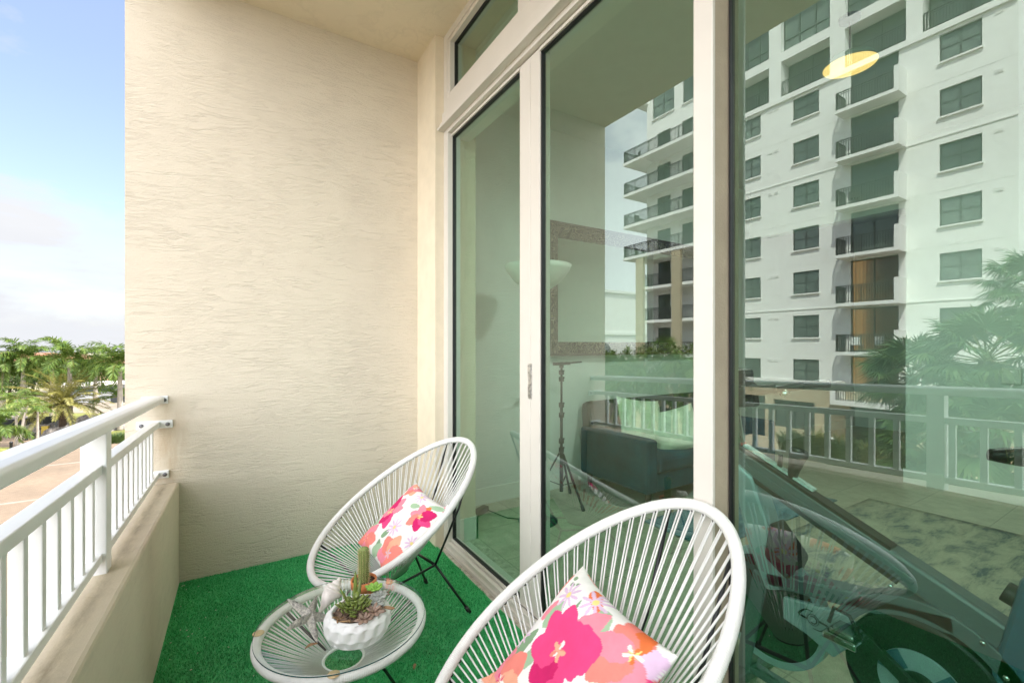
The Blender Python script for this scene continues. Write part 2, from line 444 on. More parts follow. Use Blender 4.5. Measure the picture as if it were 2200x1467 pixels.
M['grey_panel'] = simple('grey_cladding', (0.30, 0.31, 0.31), 0.7, var=0.1, vscale=0.6)
M['trunk_grey'] = simple('royal_palm_bark', (0.34, 0.30, 0.25), 0.9, var=0.25, vscale=3, bmp=0.5, bscale=9, bdist=0.05)
M['trunk_dark'] = simple('date_palm_bark', (0.075, 0.05, 0.032), 0.95, var=0.5, vscale=9, bmp=1, bscale=14, bdist=0.08)
M['royal'] = leaf_mat('royal_palm_leaf', (0.03, 0.085, 0.014), (0.16, 0.23, 0.035))
M['date'] = leaf_mat('date_palm_leaf', (0.10, 0.115, 0.022), (0.30, 0.27, 0.07))
M['fan'] = leaf_mat('fan_palm_leaf', (0.03, 0.085, 0.022), (0.12, 0.20, 0.055))
M['hedge'] = leaf_mat('tree_leaf', (0.018, 0.045, 0.010), (0.075, 0.12, 0.022))
M['yellow'] = simple('yellow_paint', (0.5, 0.38, 0.06), 0.6)
M['junk'] = simple('grey_tarp', (0.20, 0.185, 0.17), 0.9, var=0.6, vscale=2.5, bmp=1, bscale=3, bdist=0.3)
M['screen'] = simple('black_windscreen_cloth', (0.025, 0.03, 0.03), 0.9, var=0.3)

# ------------------------------------------------------------------ camera
CAMH = 1.4
cam_d = bpy.data.cameras.new('camera'); cam = bpy.data.objects.new('camera', cam_d); COL.objects.link(cam)
cam.location = (0, 0, CAMH); cam.rotation_euler = (R(90), 0, R(-31.70))
cam_d.sensor_width = 36.0; cam_d.lens = 36.0 * 960 / 2200
cam_d.shift_y = (742 - 733.5) / 2200
cam_d.clip_start = 0.02; cam_d.clip_end = 2000
sc.camera = cam

# ------------------------------------------------------------------ sky and sun
CLOUD_S = 3.8
SUN_EL, SUN_AZ = R(56), math.atan2(0.86, -0.5)
w = bpy.data.worlds.new('World'); sc.world = w; w.use_nodes = True
nt = w.node_tree; bg = nt.nodes['Background']
sky = node(nt, 'ShaderNodeTexSky', sky_type='NISHITA'); sky.sun_disc = False
sky.sun_elevation = SUN_EL; sky.sun_rotation = SUN_AZ; sky.air_density = 1.0; sky.dust_density = 2.0; sky.ozone_density = 3.0
tc = node(nt, 'ShaderNodeTexCoord'); sp = node(nt, 'ShaderNodeSeparateXYZ'); nt.links.new(tc.outputs['Generated'], sp.inputs[0])
mp = node(nt, 'ShaderNodeMapping'); mp.inputs['Scale'].default_value = (1, 1, 2.6); mp.inputs['Location'].default_value = (0.35, 0.1, 0.0)
nt.links.new(tc.outputs['Generated'], mp.inputs['Vector'])
cn = noise(nt, mp.outputs[0], 3.2, 8, 0.58, 0.25)
# more cloud low down and towards -x, a clear patch high over the plaza
west = mth(nt, 'MULTIPLY', mth(nt, 'SUBTRACT', mth(nt, 'MULTIPLY', sp.outputs['X'], -1.0), 0.38), 3.0, clamp=True)
south = mth(nt, 'MULTIPLY', mth(nt, 'SUBTRACT', 0.25, sp.outputs['Y']), 1.6, clamp=True)
low = mth(nt, 'SUBTRACT', 1.0, mth(nt, 'MULTIPLY', sp.outputs['Z'], 2.9), clamp=True)
bias = mth(nt, 'ADD', mth(nt, 'MULTIPLY', low, 0.32), mth(nt, 'ADD', mth(nt, 'MULTIPLY', west, 0.42), mth(nt, 'MULTIPLY', south, 0.2)))
cl = ramp(nt, mth(nt, 'ADD', cn, bias), [(0.56, (0, 0, 0)), (0.80, (1, 1, 1))])
cc = ramp(nt, noise(nt, mp.outputs[0], 2.1, 6, 0.6), [(0.3, (2.22, 2.28, 2.42)), (0.6, (2.42, 2.45, 2.54))])
# added gain: unseen cloud behind the camera fills the balcony, west brightens reflected sky
gain = mth(nt, 'ADD', mth(nt, 'ADD', 1.0, mth(nt, 'MULTIPLY', west, 2.2)), mth(nt, 'MULTIPLY', south, CLOUD_S))
vs_ = node(nt, 'ShaderNodeVectorMath', operation='SCALE'); nt.links.new(cc, vs_.inputs[0]); nt.links.new(gain, vs_.inputs['Scale'])
skc = mix(nt, 1.0, sky.outputs['Color'], (1.02, 0.93, 0.93), 'MULTIPLY')
nt.links.new(mix(nt, mth(nt, 'MAXIMUM', cl, 0.15), skc, vs_.outputs[0]), bg.inputs['Color'])
bg.inputs['Strength'].default_value = 0.15
sd = bpy.data.lights.new('sun', 'SUN'); so = bpy.data.objects.new('sun', sd); COL.objects.link(so)
sd.energy = 4.2; sd.angle = R(0.6); sd.color = (1.0, 0.95, 0.87)
sv = Vector((math.cos(SUN_EL) * math.sin(SUN_AZ), math.cos(SUN_EL) * math.cos(SUN_AZ), math.sin(SUN_EL)))
so.rotation_euler = sv.to_track_quat('Z', 'Y').to_euler()
so.location = (0, 0, 60)
sc.view_settings.view_transform = 'Standard'; sc.view_settings.look = 'None'
sc.view_settings.exposure = 1.36; sc.view_settings.gamma = 1.0
sc.render.engine = 'CYCLES'
cy = sc.cycles
cy.use_denoising = True
cy.max_bounces = 10; cy.diffuse_bounces = 5; cy.glossy_bounces = 4; cy.transparent_max_bounces = 32; cy.transmission_bounces = 6
cy.sample_clamp_indirect = 8.0

# ------------------------------------------------------------------ balcony shell
XG, XF = 1.287, 1.235            # glass plane, outer face of the frames
YW = 3.268                       # face of the end wall
ZC = 3.55                        # balcony ceiling
def subdiv_plate(name, mat, a, b): return MB().box(a, b).build(name, mat)

o = MB().box((-0.53, YW, -7.6), (1.485, YW + 0.24, 13.9)).build('stucco_wall', M['stucco'])
tag(o, 'cream trowelled stucco wall at the far end of the balcony', 'wall')
o = MB().box((1.174, 2.91, 0.0), (1.485, YW, ZC)).build('corner_pier', M['jamb'])
tag(o, 'narrow smooth stucco pier between the end wall and the glass doors', 'pier')
o = MB().box((-0.44, -3.0, -0.25), (1.485, YW, 0.0)).build('balcony_floor', M['concrete']); tag(o, kind='structure')
o = MB().box((-0.535, -3.2, ZC), (1.485, YW, ZC + 0.3)).build('balcony_ceiling', M['ceil']); tag(o, kind='structure')
o = MB().box((-0.53, -3.2, -7.6), (1.485, -3.0, 13.9)).build('side_wall', M['stucco']); tag(o, kind='structure')
# storeys above and below, the flat's own shell (they keep the sun off the balcony)
mb = MB().box((1.485, -8, ZC + 0.02), (14, 3.7, 14.0)).box((-0.5, -3.0, ZC + 3.2), (1.485, YW, ZC + 3.5)).box((-0.5, -3.0, ZC + 6.6), (1.485, YW, ZC + 6.9))
o = mb.build('building_storeys', M['jamb']); tag(o, kind='structure')
o = MB().box((-0.5, -3.0, -7.6), (14, YW, -0.26)).build('building_base', M['jamb']); tag(o, kind='structure')
# room
o = MB().box((1.485, -5.0, -0.2), (9.2, 3.7, 0.0)).build('room_floor', M['tile']); tag(o, kind='structure')
o = MB().box((1.485, -5.0, 3.5), (9.2, 3.7, 3.57)).build('room_ceiling', M['int_wall']); tag(o, kind='structure')
mb = MB().box((1.485, 3.5, 0), (9.2, 3.7, 3.5)).box((9.2, -5, 0), (9.4, 3.7, 3.5)).box((1.485, -5.2, 0), (9.2, -5.0, 3.5)).box((5.85, -5.0, 0), (6.0, 1.78, 3.5)).box((6.0, 1.78, 2.85), (6.15, 3.5, 3.5))
o = mb.build('room_walls', M['int_wall']); tag(o, kind='structure')
mb = MB()
mb.box((1.33, 2.895, 0.0), (1.5, 2.91, 0.16)).box((1.485, 2.895, 0.0), (1.5, 3.5, 0.16)).box((1.5, 3.485, 0.0), (9.2, 3.5, 0.14))
mb.box((5.835, -5.0, 0.0), (5.85, 1.795, 0.14))
o = mb.build('skirting', M['trim']); tag(o, kind='structure')

# ------------------------------------------------------------------ parapet and railing (very slightly out of parallel with the glass)
RZ = -0.010
SLOPE = 0.035        # coping and rail fall gently towards the end wall
par = MB().box((-0.14, -6.2, -0.25), (0.106, -0.002, 0.60)).build('parapet_wall', M['parapet'], bevel=0.012)
par.location = (-0.39, YW, 0); par.rotation_euler = (0, 0, RZ)
tag(par, 'low cream stucco parapet with mildew streaks under the white railing', 'parapet')
rail = empty('balcony_railing', (-0.397, YW, 0), 0.0, 'white metal railing of square balusters standing on the stucco parapet', 'railing')
prof = [(-0.040, 1.068), (0.040, 1.068), (0.044, 1.075), (0.044, 1.096), (0.036, 1.105), (0.016, 1.110), (-0.016, 1.110), (-0.036, 1.105), (-0.044, 1.096), (-0.044, 1.075)]
MB().prism(prof, 'y', -6.2, -0.012).build('top_rail', M['white_metal'], rail, bevel=0.003)
POSTS = [-1.270 - 1.22 * k for k in range(5)]
def segs():
    e = [-0.012] + [y for p in POSTS if p > -6.1 for y in (p + 0.033, p - 0.033)] + [-6.2]
    return [(e[i], e[i + 1]) for i in range(0, len(e) - 1, 2)]
for a, b in segs():
    if a - b < 0.05: continue
    MB().box((-0.022, b, 0.928), (0.022, a, 0.960)).build('mid_rail', M['white_metal'], rail, bevel=0.003)
    MB().box((-0.022, b, 0.640), (0.022, a, 0.668)).build('bottom_rail', M['white_metal'], rail, bevel=0.003)
for p in POSTS:
    if p < -6.15: continue
    MB().box((-0.033, p - 0.033, 0.595), (0.033, p + 0.033, 1.068)).build('post', M['white_metal'], rail, bevel=0.003)
bal = None
y = -0.170
while y > -6.15:
    if min(abs(y - p) for p in POSTS) > 0.055:
        if bal is None:
            bal = MB().box((-0.0125, -0.0125, 0.665), (0.0125, 0.0125, 0.932)).build('baluster', M['white_metal'], rail, bevel=0.002); bal.location = (0, y, -SLOPE * y)
        else:
            c = bal.copy(); COL.objects.link(c); c.parent = rail; c.location = (0, y, -SLOPE * y)
    y -= 0.108
for ob in [par] + list(rail.children):
    if ob.name.startswith('baluster') : continue
    for v in ob.data.vertices:
        if ob is not par or v.co.z > 0.3: v.co.z -= SLOPE * v.co.y
for (z, wd) in ((1.085, 0.085), (0.944, 0.115), (0.654, 0.09)):
    br = MB().box((-wd * 0.72, -0.012, z - 0.022), (wd * 0.72, -0.001, z + 0.024)).build('wall_bracket', M['white_metal'], rail, bevel=0.003)
    for sx in (-1, 1):
        MB().lathe([(0, 0.0), (0.011, 0.0), (0.011, 0.006), (0.005, 0.009), (0, 0.009)], seg=10).build('bolt', M['bolt'], br)
        b = br.children[-1]; b.rotation_euler = (R(90), 0, 0); b.location = (sx * wd * 0.52, -0.012, z)

# ------------------------------------------------------------------ door frames and panes
def pane(y0, y1, z0, z1, parent, name='glass_pane'):
    return MB().box((XG - 0.004, y0, z0), (XG + 0.004, y1, z1)).build(name, M['glass'], parent)
def gasket(y0, y1, z0, z1, parent):
    t = 0.006
    mb = MB()
    xa, xb = XG - 0.015, XG + 0.012
    mb.box((xa, y0, z0), (xb, y0 + t, z1)).box((xa, y1 - t, z0), (xb, y1, z1)).box((xa, y0 + t, z0), (xb, y1 - t, z0 + t)).box((xa, y0 + t, z1 - t), (xb, y1 - t, z1))
    return mb.build('gasket', M['gasket'], parent)

fr = empty('door_frame', (0, 0, 0), 0, 'ivory aluminium frame with sill, header and drip edge around the sliding doors', 'door frame')
MB().box((XF, 2.84, 0.0), (1.33, 2.91, ZC)).build('side_jamb', M['white_frame'], fr, bevel=0.003)
MB().box((XF - 0.015, 0.90, 0.0), (1.40, 2.84, 0.022)).box((XF, 0.90, 0.022), (1.262, 2.84, 0.05)).box((1.312, 0.90, 0.022), (1.33, 2.84, 0.045)).build('sill_track', M['white_frame'], fr, bevel=0.002)
mb = MB()
mb.box((XF - 0.048, 0.90, 2.886), (XF, 2.925, 2.902)).box((XF - 0.03, 0.90, 2.902), (XF, 2.915, 2.935)).box((XF - 0.012, 0.90, 2.935), (XF, 2.91, 3.012))
mb.box((XF, 0.90, 2.86), (1.33, 2.84, 3.09)).box((XF - 0.006, 0.90, 3.018), (XF, 2.84, 3.09))
mb.build('header', M['white_frame'], fr, bevel=0.002)
MB().box((XF, 0.90, 3.50), (1.33, 2.84, ZC)).build('top_rail', M['white_frame'], fr, bevel=0.002)
MB().box((1.33, 0.90, 2.86), (1.43, 2.895, 2.95)).build('inner_header_trim', M['trim'], fr)

XS = 1.264
def panel(y0, y1, label, st0, st1):
    d = empty('sliding_door', (0, (y0 + y1) / 2, 0), 0, label, 'glass door')
    z0, z1 = 0.052, 2.856
    my = (y0 + y1) / 2
    mb = MB()
    if st0: mb.box((XS, y0 - my, z0), (1.328, y0 + st0 - my, z1))
    if st1: mb.box((XS, y1 - st1 - my, z0), (1.328, y1 - my, z1))
    if st0 or st1: mb.build('stile', M['white_frame'], d, bevel=0.003)
    a, b = y0 + st0 - my, y1 - st1 - my
    mb = MB().box((1.262, a, z0), (1.312, b, z0 + 0.016)).box((1.262, a, z1 - 0.016), (1.312, b, z1))
    mb.build('cross_rail', M['white_frame'], d)
    pane(a, b, z0 + 0.016, z1 - 0.016, d); gasket(a, b, z0 + 0.016, z1 - 0.016, d)
    return d, my
d1, m1 = panel(1.873, 2.84, 'far sliding glass door panel beside the stucco pier', 0.098, 0.0)
d2, m2 = panel(0.90, 1.871, 'middle sliding glass door panel left of the white post, with worn latch', 0.0, 0.082)
mb = MB().box((XF - 0.003, -0.016, 1.13), (XF + 0.003, 0.016, 1.31)).box((XF - 0.009, -0.010, 1.245), (XF - 0.003, 0.012, 1.30)).box((XF - 0.008, -0.012, 1.14), (XF - 0.003, 0.012, 1.205))
h = mb.build('latch_plate', M['latch'], d2, bevel=0.002); h.location = (XS - XF, 1.871 - m2, 0)

def transom(y0, y1, label):
    my = (y0 + y1) / 2
    d = empty('transom_window', (0, my, 3.09), 0, label, 'transom window')
    a, b, z0, z1, t = y0 - my, y1 - my, 0.002, 0.408, 0.03
    mb = MB().box((XF + 0.004, a, z0), (1.326, a + t, z1)).box((XF + 0.004, b - t, z0), (1.326, b, z1)).box((XF + 0.004, a + t, z0), (1.326, b - t, z0 + t)).box((XF + 0.004, a + t, z1 - t), (1.326, b - t, z1))
    mb.build('sash', M['white_frame'], d, bevel=0.002)
    pane(a + t, b - t, z0 + t, z1 - t, d); gasket(a + t, b - t, z0 + t, z1 - t, d)
transom(1.92, 2.838, 'green transom window above the far sliding door panel')
transom(0.902, 1.835, 'transom window above the middle sliding door, mostly cut off above')
MB().box((XF + 0.001, 1.837, 3.092), (1.329, 1.918, 3.498)).build('transom_mullion', M['white_frame'], fr, bevel=0.002)

o = MB().box((1.198, 0.812, 0.0), (1.212, 0.878, ZC)).build('window_post', M['white_frame'], bevel=0.003)
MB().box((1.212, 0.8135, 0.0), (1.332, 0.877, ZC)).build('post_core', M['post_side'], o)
tag(o, 'ivory metal post between the sliding doors and the large fixed window', 'post')
MB().box((1.262, 0.878, 0.0), (1.33, 0.898, ZC)).build('post_fillet', M['white_frame'], o)
fw = empty('fixed_window', (0, -0.85, 0), 0, 'large fixed green window pane right of the ivory post', 'window')
def fy(y): return y + 0.85
MB().box((XF, fy(-2.55), 0.0), (1.33, fy(0.810), 0.05)).box((XF, fy(-2.55), 3.46), (1.33, fy(0.810), ZC)).box((XF, fy(-2.6), 0.0), (1.33, fy(-2.551), ZC)).build('frame', M['white_frame'], fw, bevel=0.002)
pane(fy(-2.55), fy(0.810), 0.05, 3.46, fw)
t = MB().box((XG - 0.012, fy(0.8045), 0.05), (XG + 0.012, fy(0.8095), 3.46)); t.build('gasket', M['gasket'], fw)
o = MB().box((1.18, -5.0, 0.0), (1.485, -2.602, ZC)).build('facade_pier', M['jamb']); tag(o, kind='structure')

# ------------------------------------------------------------------ artificial turf: backing sheet with thousands of blades
def turf():
    rs = np.random.default_rng(3)
    x0, x1, y0, y1 = -0.30, 1.192, -2.9, YW - 0.004
    # denser where it is looked at, none under the parapet
    N = 210000
    xs = rs.uniform(x0, x1, N); ys = rs.uniform(0.3, y1, N)
    lim = -0.284 - 0.010 * (YW - ys) + 0.004
    edge = 1.186 + 0.006 * np.sin(ys * 23)
    k = (xs > lim) & (xs < edge); xs, ys = xs[k], ys[k]; n = len(xs)
    a = rs.uniform(0, 2 * np.pi, n); hh = rs.uniform(0.006, 0.013, n); wd = rs.uniform(0.0011, 0.0022, n)
    lx = rs.normal(0, 0.005, n); ly = rs.normal(0, 0.005, n)
    v = np.zeros((n, 3, 3))
    v[:, 0] = np.c_[xs - np.cos(a) * wd, ys - np.sin(a) * wd, np.full(n, 0.004)]
    v[:, 1] = np.c_[xs + np.cos(a) * wd, ys + np.sin(a) * wd, np.full(n, 0.004)]
    v[:, 2] = np.c_[xs + lx, ys + ly, 0.004 + hh]
    vs = v.reshape(-1, 3)
    sheet = np.array([(x0 - 0.1, y0, 0.005), (1.19, y0, 0.005), (1.19, y1, 0.005), (x0 - 0.02, y1, 0.005)])
    allv = np.concatenate([vs, sheet])
    me = bpy.data.meshes.new('turf_carpet')
    me.vertices.add(len(allv)); me.vertices.foreach_set('co', allv.ravel())
    nl = 3 * n + 4
    me.loops.add(nl); me.loops.foreach_set('vertex_index', np.arange(nl, dtype=np.int32))
    me.polygons.add(n + 1)
    me.polygons.foreach_set('loop_start', np.r_[np.arange(n) * 3, 3 * n].astype(np.int32))
    me.update(calc_edges=True)
    m, nt, p = new_mat('green_turf')
    g = node(nt, 'ShaderNodeNewGeometry')
    vv = coords(nt)
    f = mth(nt, 'ADD', mth(nt, 'MULTIPLY', g.outputs['Random Per Island'], 0.65), mth(nt, 'MULTIPLY', noise(nt, vv, 7, 4), 0.35))
    nt.links.new(ramp(nt, f, [(0.1, (0.014, 0.19, 0.045)), (0.6, (0.040, 0.42, 0.13)), (0.95, (0.22, 0.66, 0.30))]), p.inputs['Base Color'])
    p.inputs['Roughness'].default_value = 0.45
    me.materials.append(m)
    o = bpy.data.objects.new('turf_carpet', me); COL.objects.link(o)
    tag(o, 'bright green artificial grass carpet covering the balcony floor', 'carpet')
turf()

# ------------------------------------------------------------------ Acapulco chairs
CL, CW, CE, CSAG, CT, CZ = 0.969, 0.697, 0.10, 0.011, 0.545, 0.605
RING_F, RING_Z = -0.03, 0.255
def rim_pt(T, off=0.0):
    s = -math.cos(T) * CL / 2; w_ = math.sin(T) * CW / 2 * (1 + CE * math.cos(T))
    k = CSAG * (2 * w_ / CW) ** 2 - off
    return Vector((s * math.cos(CT) + k * math.sin(CT), w_, CZ + s * math.sin(CT) - k * math.cos(CT)))
def ring_pt(T):
    return Vector((RING_F - 0.075 * math.cos(T), 0.05 * math.sin(T), RING_Z - 0.012 * math.cos(T)))

def wrapped_rim(ptf, r, wraps, name, parent, mat):
    """a tube whose surface shows the turns of cord wound round it"""
    n = wraps * 4
    pts = []
    # even spacing along the loop
    fine = [ptf(2 * PI * i / 720) for i in range(721)]
    L = [0]
    for i in range(720): L.append(L[-1] + (fine[i + 1] - fine[i]).length)
    j = 0
    for i in range(n):
        t = L[-1] * i / n
        while L[j + 1] < t: j += 1
        u = (t - L[j]) / (L[j + 1] - L[j])
        pts.append(fine[j].lerp(fine[j + 1], u))
    rs = random.Random(5)
    wob = [r * (1 + 0.02 * math.sin(i * 0.05) + rs.uniform(-0.012, 0.012)) for i in range(wraps)]
    rr = [wob[i // 4] * (0.955, 1.0, 1.012, 1.0)[i % 4] for i in range(n)]
    return MB().tube(pts, rr, 12, closed=True).build(name, mat, parent)

def make_chair():
    c = empty('woven_chair', (0, 0, 0))
    wrapped_rim(rim_pt, 0.0165, 520, 'rim', c, M['cord'])
    # strands: each loop leaves the rim, dives to the little ring and comes back beside itself
    mb = MB(); rs = random.Random(11)
    n = 62
    fine = [rim_pt(2 * PI * i / 720) for i in range(721)]
    L = [0]
    for i in range(720): L.append(L[-1] + (fine[i + 1] - fine[i]).length)
    def Tat(q):
        t = (q % 1.0) * L[-1]; j = 0
        while L[j + 1] < t: j += 1
        return 2 * PI * (j + (t - L[j]) / (L[j + 1] - L[j])) / 720
    for i in range(n):
        for s_ in (-1, 1):
            q = (i + 0.25 * s_ * (0.55 + 0.12 * rs.random())) / n
            T = Tat(q)
            a = rim_pt(T); b = ring_pt(T + 0.012 * s_)
            # start on the outer or inner side of the rim alternately
            d = (b - a).normalized()
            a2 = a + Vector((0, 0, 0.004 * s_)) + d * 0.013
            mid = a2.lerp(b, 0.5) + Vector((0, 0, -0.004 - 0.004 * rs.random()))
            mb.tube([a2, mid, b], 0.0027, 6)
    # dark slots where each loop bites into the rim
    for i in range(n):
        T = Tat(i / n); a = rim_pt(T); d = (ring_pt(T) - a).normalized()
        tang = (rim_pt(T + 0.01) - rim_pt(T - 0.01)).normalized()
        p = a + d * 0.0155
        mb.tube([p - tang * 0.0045, p + d * 0.004, p + tang * 0.0045], 0.0022, 5, mi=1)
    mb.build('cord_weave', [M['cord'], M['black_steel']], c)
    MB().tube([ring_pt(2 * PI * i / 40) for i in range(40)], 0.005, 8, closed=True).build('seat_ring', M['black_steel'], c)
    # black rods
    mb = MB()
    for s_ in (-1, 1):
        node_ = Vector((0.15, 0.105 * s_, 0.27))
        T = PI - s_ * 0.42
        top = rim_pt(T); top = Vector((top.x + 0.012, top.y, top.z - 0.008))
        k = Vector((0.34, 0.115 * s_, 0.565)); k = top.lerp(node_, 0.5) + Vector((0.022, 0, -0.018))
        mb.tube([top, k, node_], 0.006, 8)
        fr_ = rim_pt(s_ * -1 * 0.75 if s_ < 0 else -0.75) if False else rim_pt(0.75 * s_)
        nf = Vector((-0.17, 0.105 * s_, 0.235))
        mb.tube([nf, Vector((fr_.x, fr_.y, fr_.z - 0.012))], 0.006, 8)
        mb.tube([node_, nf], 0.006, 8)
    mb.tube([Vector((0.15, -0.105, 0.27)), Vector((0.15, 0.105, 0.27))], 0.007, 8)
    mb.tube([Vector((-0.17, -0.105, 0.235)), Vector((-0.17, 0.105, 0.235))], 0.006, 8)
    mb.build('support_frame', M['black_steel'], c)
    for (f, nf_, z) in ((0.295, 0.15, 0.27), (-0.30, -0.17, 0.235)):
        for s_ in (-1, 1):
            a = Vector((nf_, 0.105 * s_, z)); b = Vector((f, 0.20 * s_, 0.012))
            l = MB().tube([a, b], 0.0065, 8).build('leg', M['black_steel'], c)
            d = (b - a).normalized()
            MB().tube([b - d * 0.03, b + d * 0.008], 0.0105, 10).build('foot_cap', M['black_plastic'], l)
    return c
ch1 = make_chair()
ch1.location = (0.705, 2.238, 0); ch1.rotation_euler.z = 0.217
tag(ch1, 'white corded egg chair by the stucco wall, behind the glass side table', 'chair', 'white corded chairs on the balcony')
ch2 = copy_tree(ch1)
ch2.location = (0.768, 0.902, 0); ch2.rotation_euler.z = -0.209; ch2.scale = (1.0, 1.0, 1.075)
tag(ch2, 'nearest white corded egg chair, its back against the ivory window post', 'chair', 'white corded chairs on the balcony')

# ------------------------------------------------------------------ floral pillows
def hexc(h): 
    c = [int(h[i:i + 2], 16) / 255 for i in (0, 2, 4)]
    return tuple(x / 12.92 if x < 0.04045 else ((x + 0.055) / 1.055) ** 2.4 for x in c)
WHITE, MAG, MAG2, PINK, CORAL, PEACH, ORANGE, SAGE, SAGE2, LILAC, LEMON = [hexc(h) for h in ('f4f1ec', 'ee4c86', 'd42a6c', 'f592a2', 'f58d80', 'f7b193', 'ee7a45', 'a9c5a2', '8aa883', 'e3c3de', 'f2e08e')]
def petal(px, py, cx, cy, ang, ln, wd, ragged=0.06):
    dx, dy = px - cx, py - cy
    c, s_ = math.cos(ang), math.sin(ang)
    u = (dx * c + dy * s_) / ln; v = (-dx * s_ + dy * c) / wd
    if u < 0 or u > 1: return False
    prof_ = math.sin(PI * min(1, u ** 0.75)) ** 0.6 if u < 1 else 0
    prof_ *= 1 + ragged * math.sin(u * 23 + ang * 7)
    return abs(v) < prof_
def flower(px, py, cx, cy, r, spec, centre):
    """spec: (angle deg, length, width, colour)"""
    d = math.hypot(px - cx, py - cy)
    if d < r * 0.30:
        a = math.atan2(py - cy, px - cx)
        if d < r * (0.19 + 0.07 * math.sin(a * 5 + cx * 9)):
            return centre[int((a + PI) * 1.6) % len(centre)]
    if d > r * 1.7: return None
    for an, ln, wd, col in spec:
        if petal(px, py, cx, cy, R(an), ln * r, wd * r): return col
    return None
def daisy(px, py, cx, cy, r):
    d = math.hypot(px - cx, py - cy)
    if d < 0.2 * r: return LEMON
    a = math.atan2(py - cy, px - cx)
    if d < r * (0.62 + 0.38 * math.cos(a * 9 + cx * 5)): return LILAC
    return None
def pattern_front(x, y):
    big = flower(x, y, -0.02, 0.12, 0.50, [(155, 1.15, 0.40, MAG), (118, 1.15, 0.40, MAG), (40, 1.30, 0.62, MAG), (205, 1.05, 0.42, MAG), (255, 1.0, 0.42, MAG2), (305, 1.2, 0.42, MAG)], [PEACH, CORAL, WHITE, PEACH, PEACH])
    if big: return big
    if petal(x, y, 0.02, 0.2, R(72), 0.72, 0.18): return PINK
    f2 = flower(x, y, 0.77, 0.72, 0.42, [(200, 1.25, 0.4, PINK), (245, 1.4, 0.42, CORAL), (290, 1.3, 0.4, PINK), (160, 1.0, 0.3, CORAL), (110, 0.9, 0.3, ORANGE), (20, 0.8, 0.35, LILAC), (330, 1.0, 0.35, MAG)], [PEACH, WHITE, LEMON, ORANGE])
    if f2: return f2
    f3 = flower(x, y, 0.75, -0.62, 0.5, [(90 + k * 60, 1.1, 0.45, (CORAL, PINK)[k % 2]) for k in range(6)], [LEMON, PEACH, MAG])
    if f3: return f3
    f4 = flower(x, y, -0.62, -0.72, 0.48, [(10 + k * 60, 1.1, 0.45, (PEACH, CORAL, PINK)[k % 3]) for k in range(6)], [MAG, PEACH, WHITE])
    if f4: return f4
    for c in ((-0.53, 0.64, 0.22), (-0.07, 0.86, 0.24), (0.2, -0.72, 0.22), (-0.85, -0.15, 0.18)):
        d = daisy(x, y, *c)
        if d: return d
    for c in ((0.12, 0.88, -50, 0.45, 0.12, SAGE), (-0.55, 0.12, 80, 0.45, 0.12, SAGE), (-0.72, -0.42, 75, 0.5, 0.11, SAGE2), (-0.45, -0.42, 70, 0.5, 0.10, SAGE), (0.35, -0.4, -20, 0.5, 0.1, SAGE), (-0.2, 0.45, 100, 0.3, 0.03, SAGE2), (0.05, -0.5, 200, 0.4, 0.08, SAGE2)):
        if petal(x, y, c[0], c[1], R(c[2]), c[3], c[4], 0.02): return c[5]
    for c in ((-0.72, 0.15, 75, 0.35, 0.09, PINK), (-0.95, 0.45, 80, 0.4, 0.1, CORAL), (-0.3, 0.95, -20, 0.5, 0.08, ORANGE), (0.4, 0.97, -10, 0.5, 0.09, CORAL), (-0.9, 0.75, -80, 0.3, 0.05, MAG)):
        if petal(x, y, c[0], c[1], R(c[2]), c[3], c[4]): return c[5]
    for c in ((-0.75, 0.84, 0.05), (-0.66, 0.76, 0.05), (-0.58, 0.82, 0.03)):
        if math.hypot(x - c[0], (y - c[1]) * 1.3) < c[2]: return SAGE2
    return WHITE
def pattern_back(x, y):
    f = flower(x, y, -0.55, 0.06, 0.42, [(112, 1.30, 0.36, MAG2), (70, 1.25, 0.40, PINK), (205, 0.9, 0.36, PINK), (262, 0.95, 0.40, MAG2), (310, 1.2, 0.40, MAG), (35, 1.1, 0.3, PINK), (160, 1.0, 0.3, PINK)], [PEACH, LEMON, CORAL])
    if f: return f
    f = flower(x, y, 0.58, 0.44, 0.34, [(40, 1.2, 0.45, MAG2), (355, 1.1, 0.4, MAG), (300, 1.1, 0.42, MAG2), (235, 1.2, 0.42, CORAL), (190, 1.1, 0.36, PINK), (130, 1.1, 0.36, PINK), (85, 1.0, 0.36, ORANGE)], [PEACH, ORANGE, LEMON])
    if f: return f
    f = flower(x, y, 0.52, -0.62, 0.44, [(30 + k * 60, 1.1, 0.44, (CORAL, PEACH, CORAL, PINK)[k % 4]) for k in range(6)], [LILAC, PEACH])
    if f: return f
    f = flower(x, y, -0.66, -0.78, 0.42, [(15 + k * 60, 1.1, 0.42, (CORAL, PINK, CORAL)[k % 3]) for k in range(6)], [MAG, PEACH])
    if f: return f
    f = flower(x, y, -0.6, 0.92, 0.34, [(20 + k * 60, 1.1, 0.44, (PINK, CORAL, PEACH)[k % 3]) for k in range(6)], [PEACH, WHITE])
    if f: return f
    for c in ((0.08, -0.12, 0.24), (0.05, 0.85, 0.22), (0.9, -0.1, 0.18)):
        d = daisy(x, y, *c)
        if d: return d
    for c in ((-0.12, -0.98, 60, 0.45, 0.13, SAGE), (-1.0, -0.5, 30, 0.45, 0.12, SAGE), (0.0, 0.5, 20, 0.35, 0.08, SAGE), (-0.1, -0.5, 70, 0.3, 0.08, SAGE2), (0.1, -0.9, 120, 0.4, 0.1, SAGE2), (0.9, 0.9, 200, 0.4, 0.08, SAGE)):
        if petal(x, y, c[0], c[1], R(c[2]), c[3], c[4], 0.02): return c[5]
    return WHITE

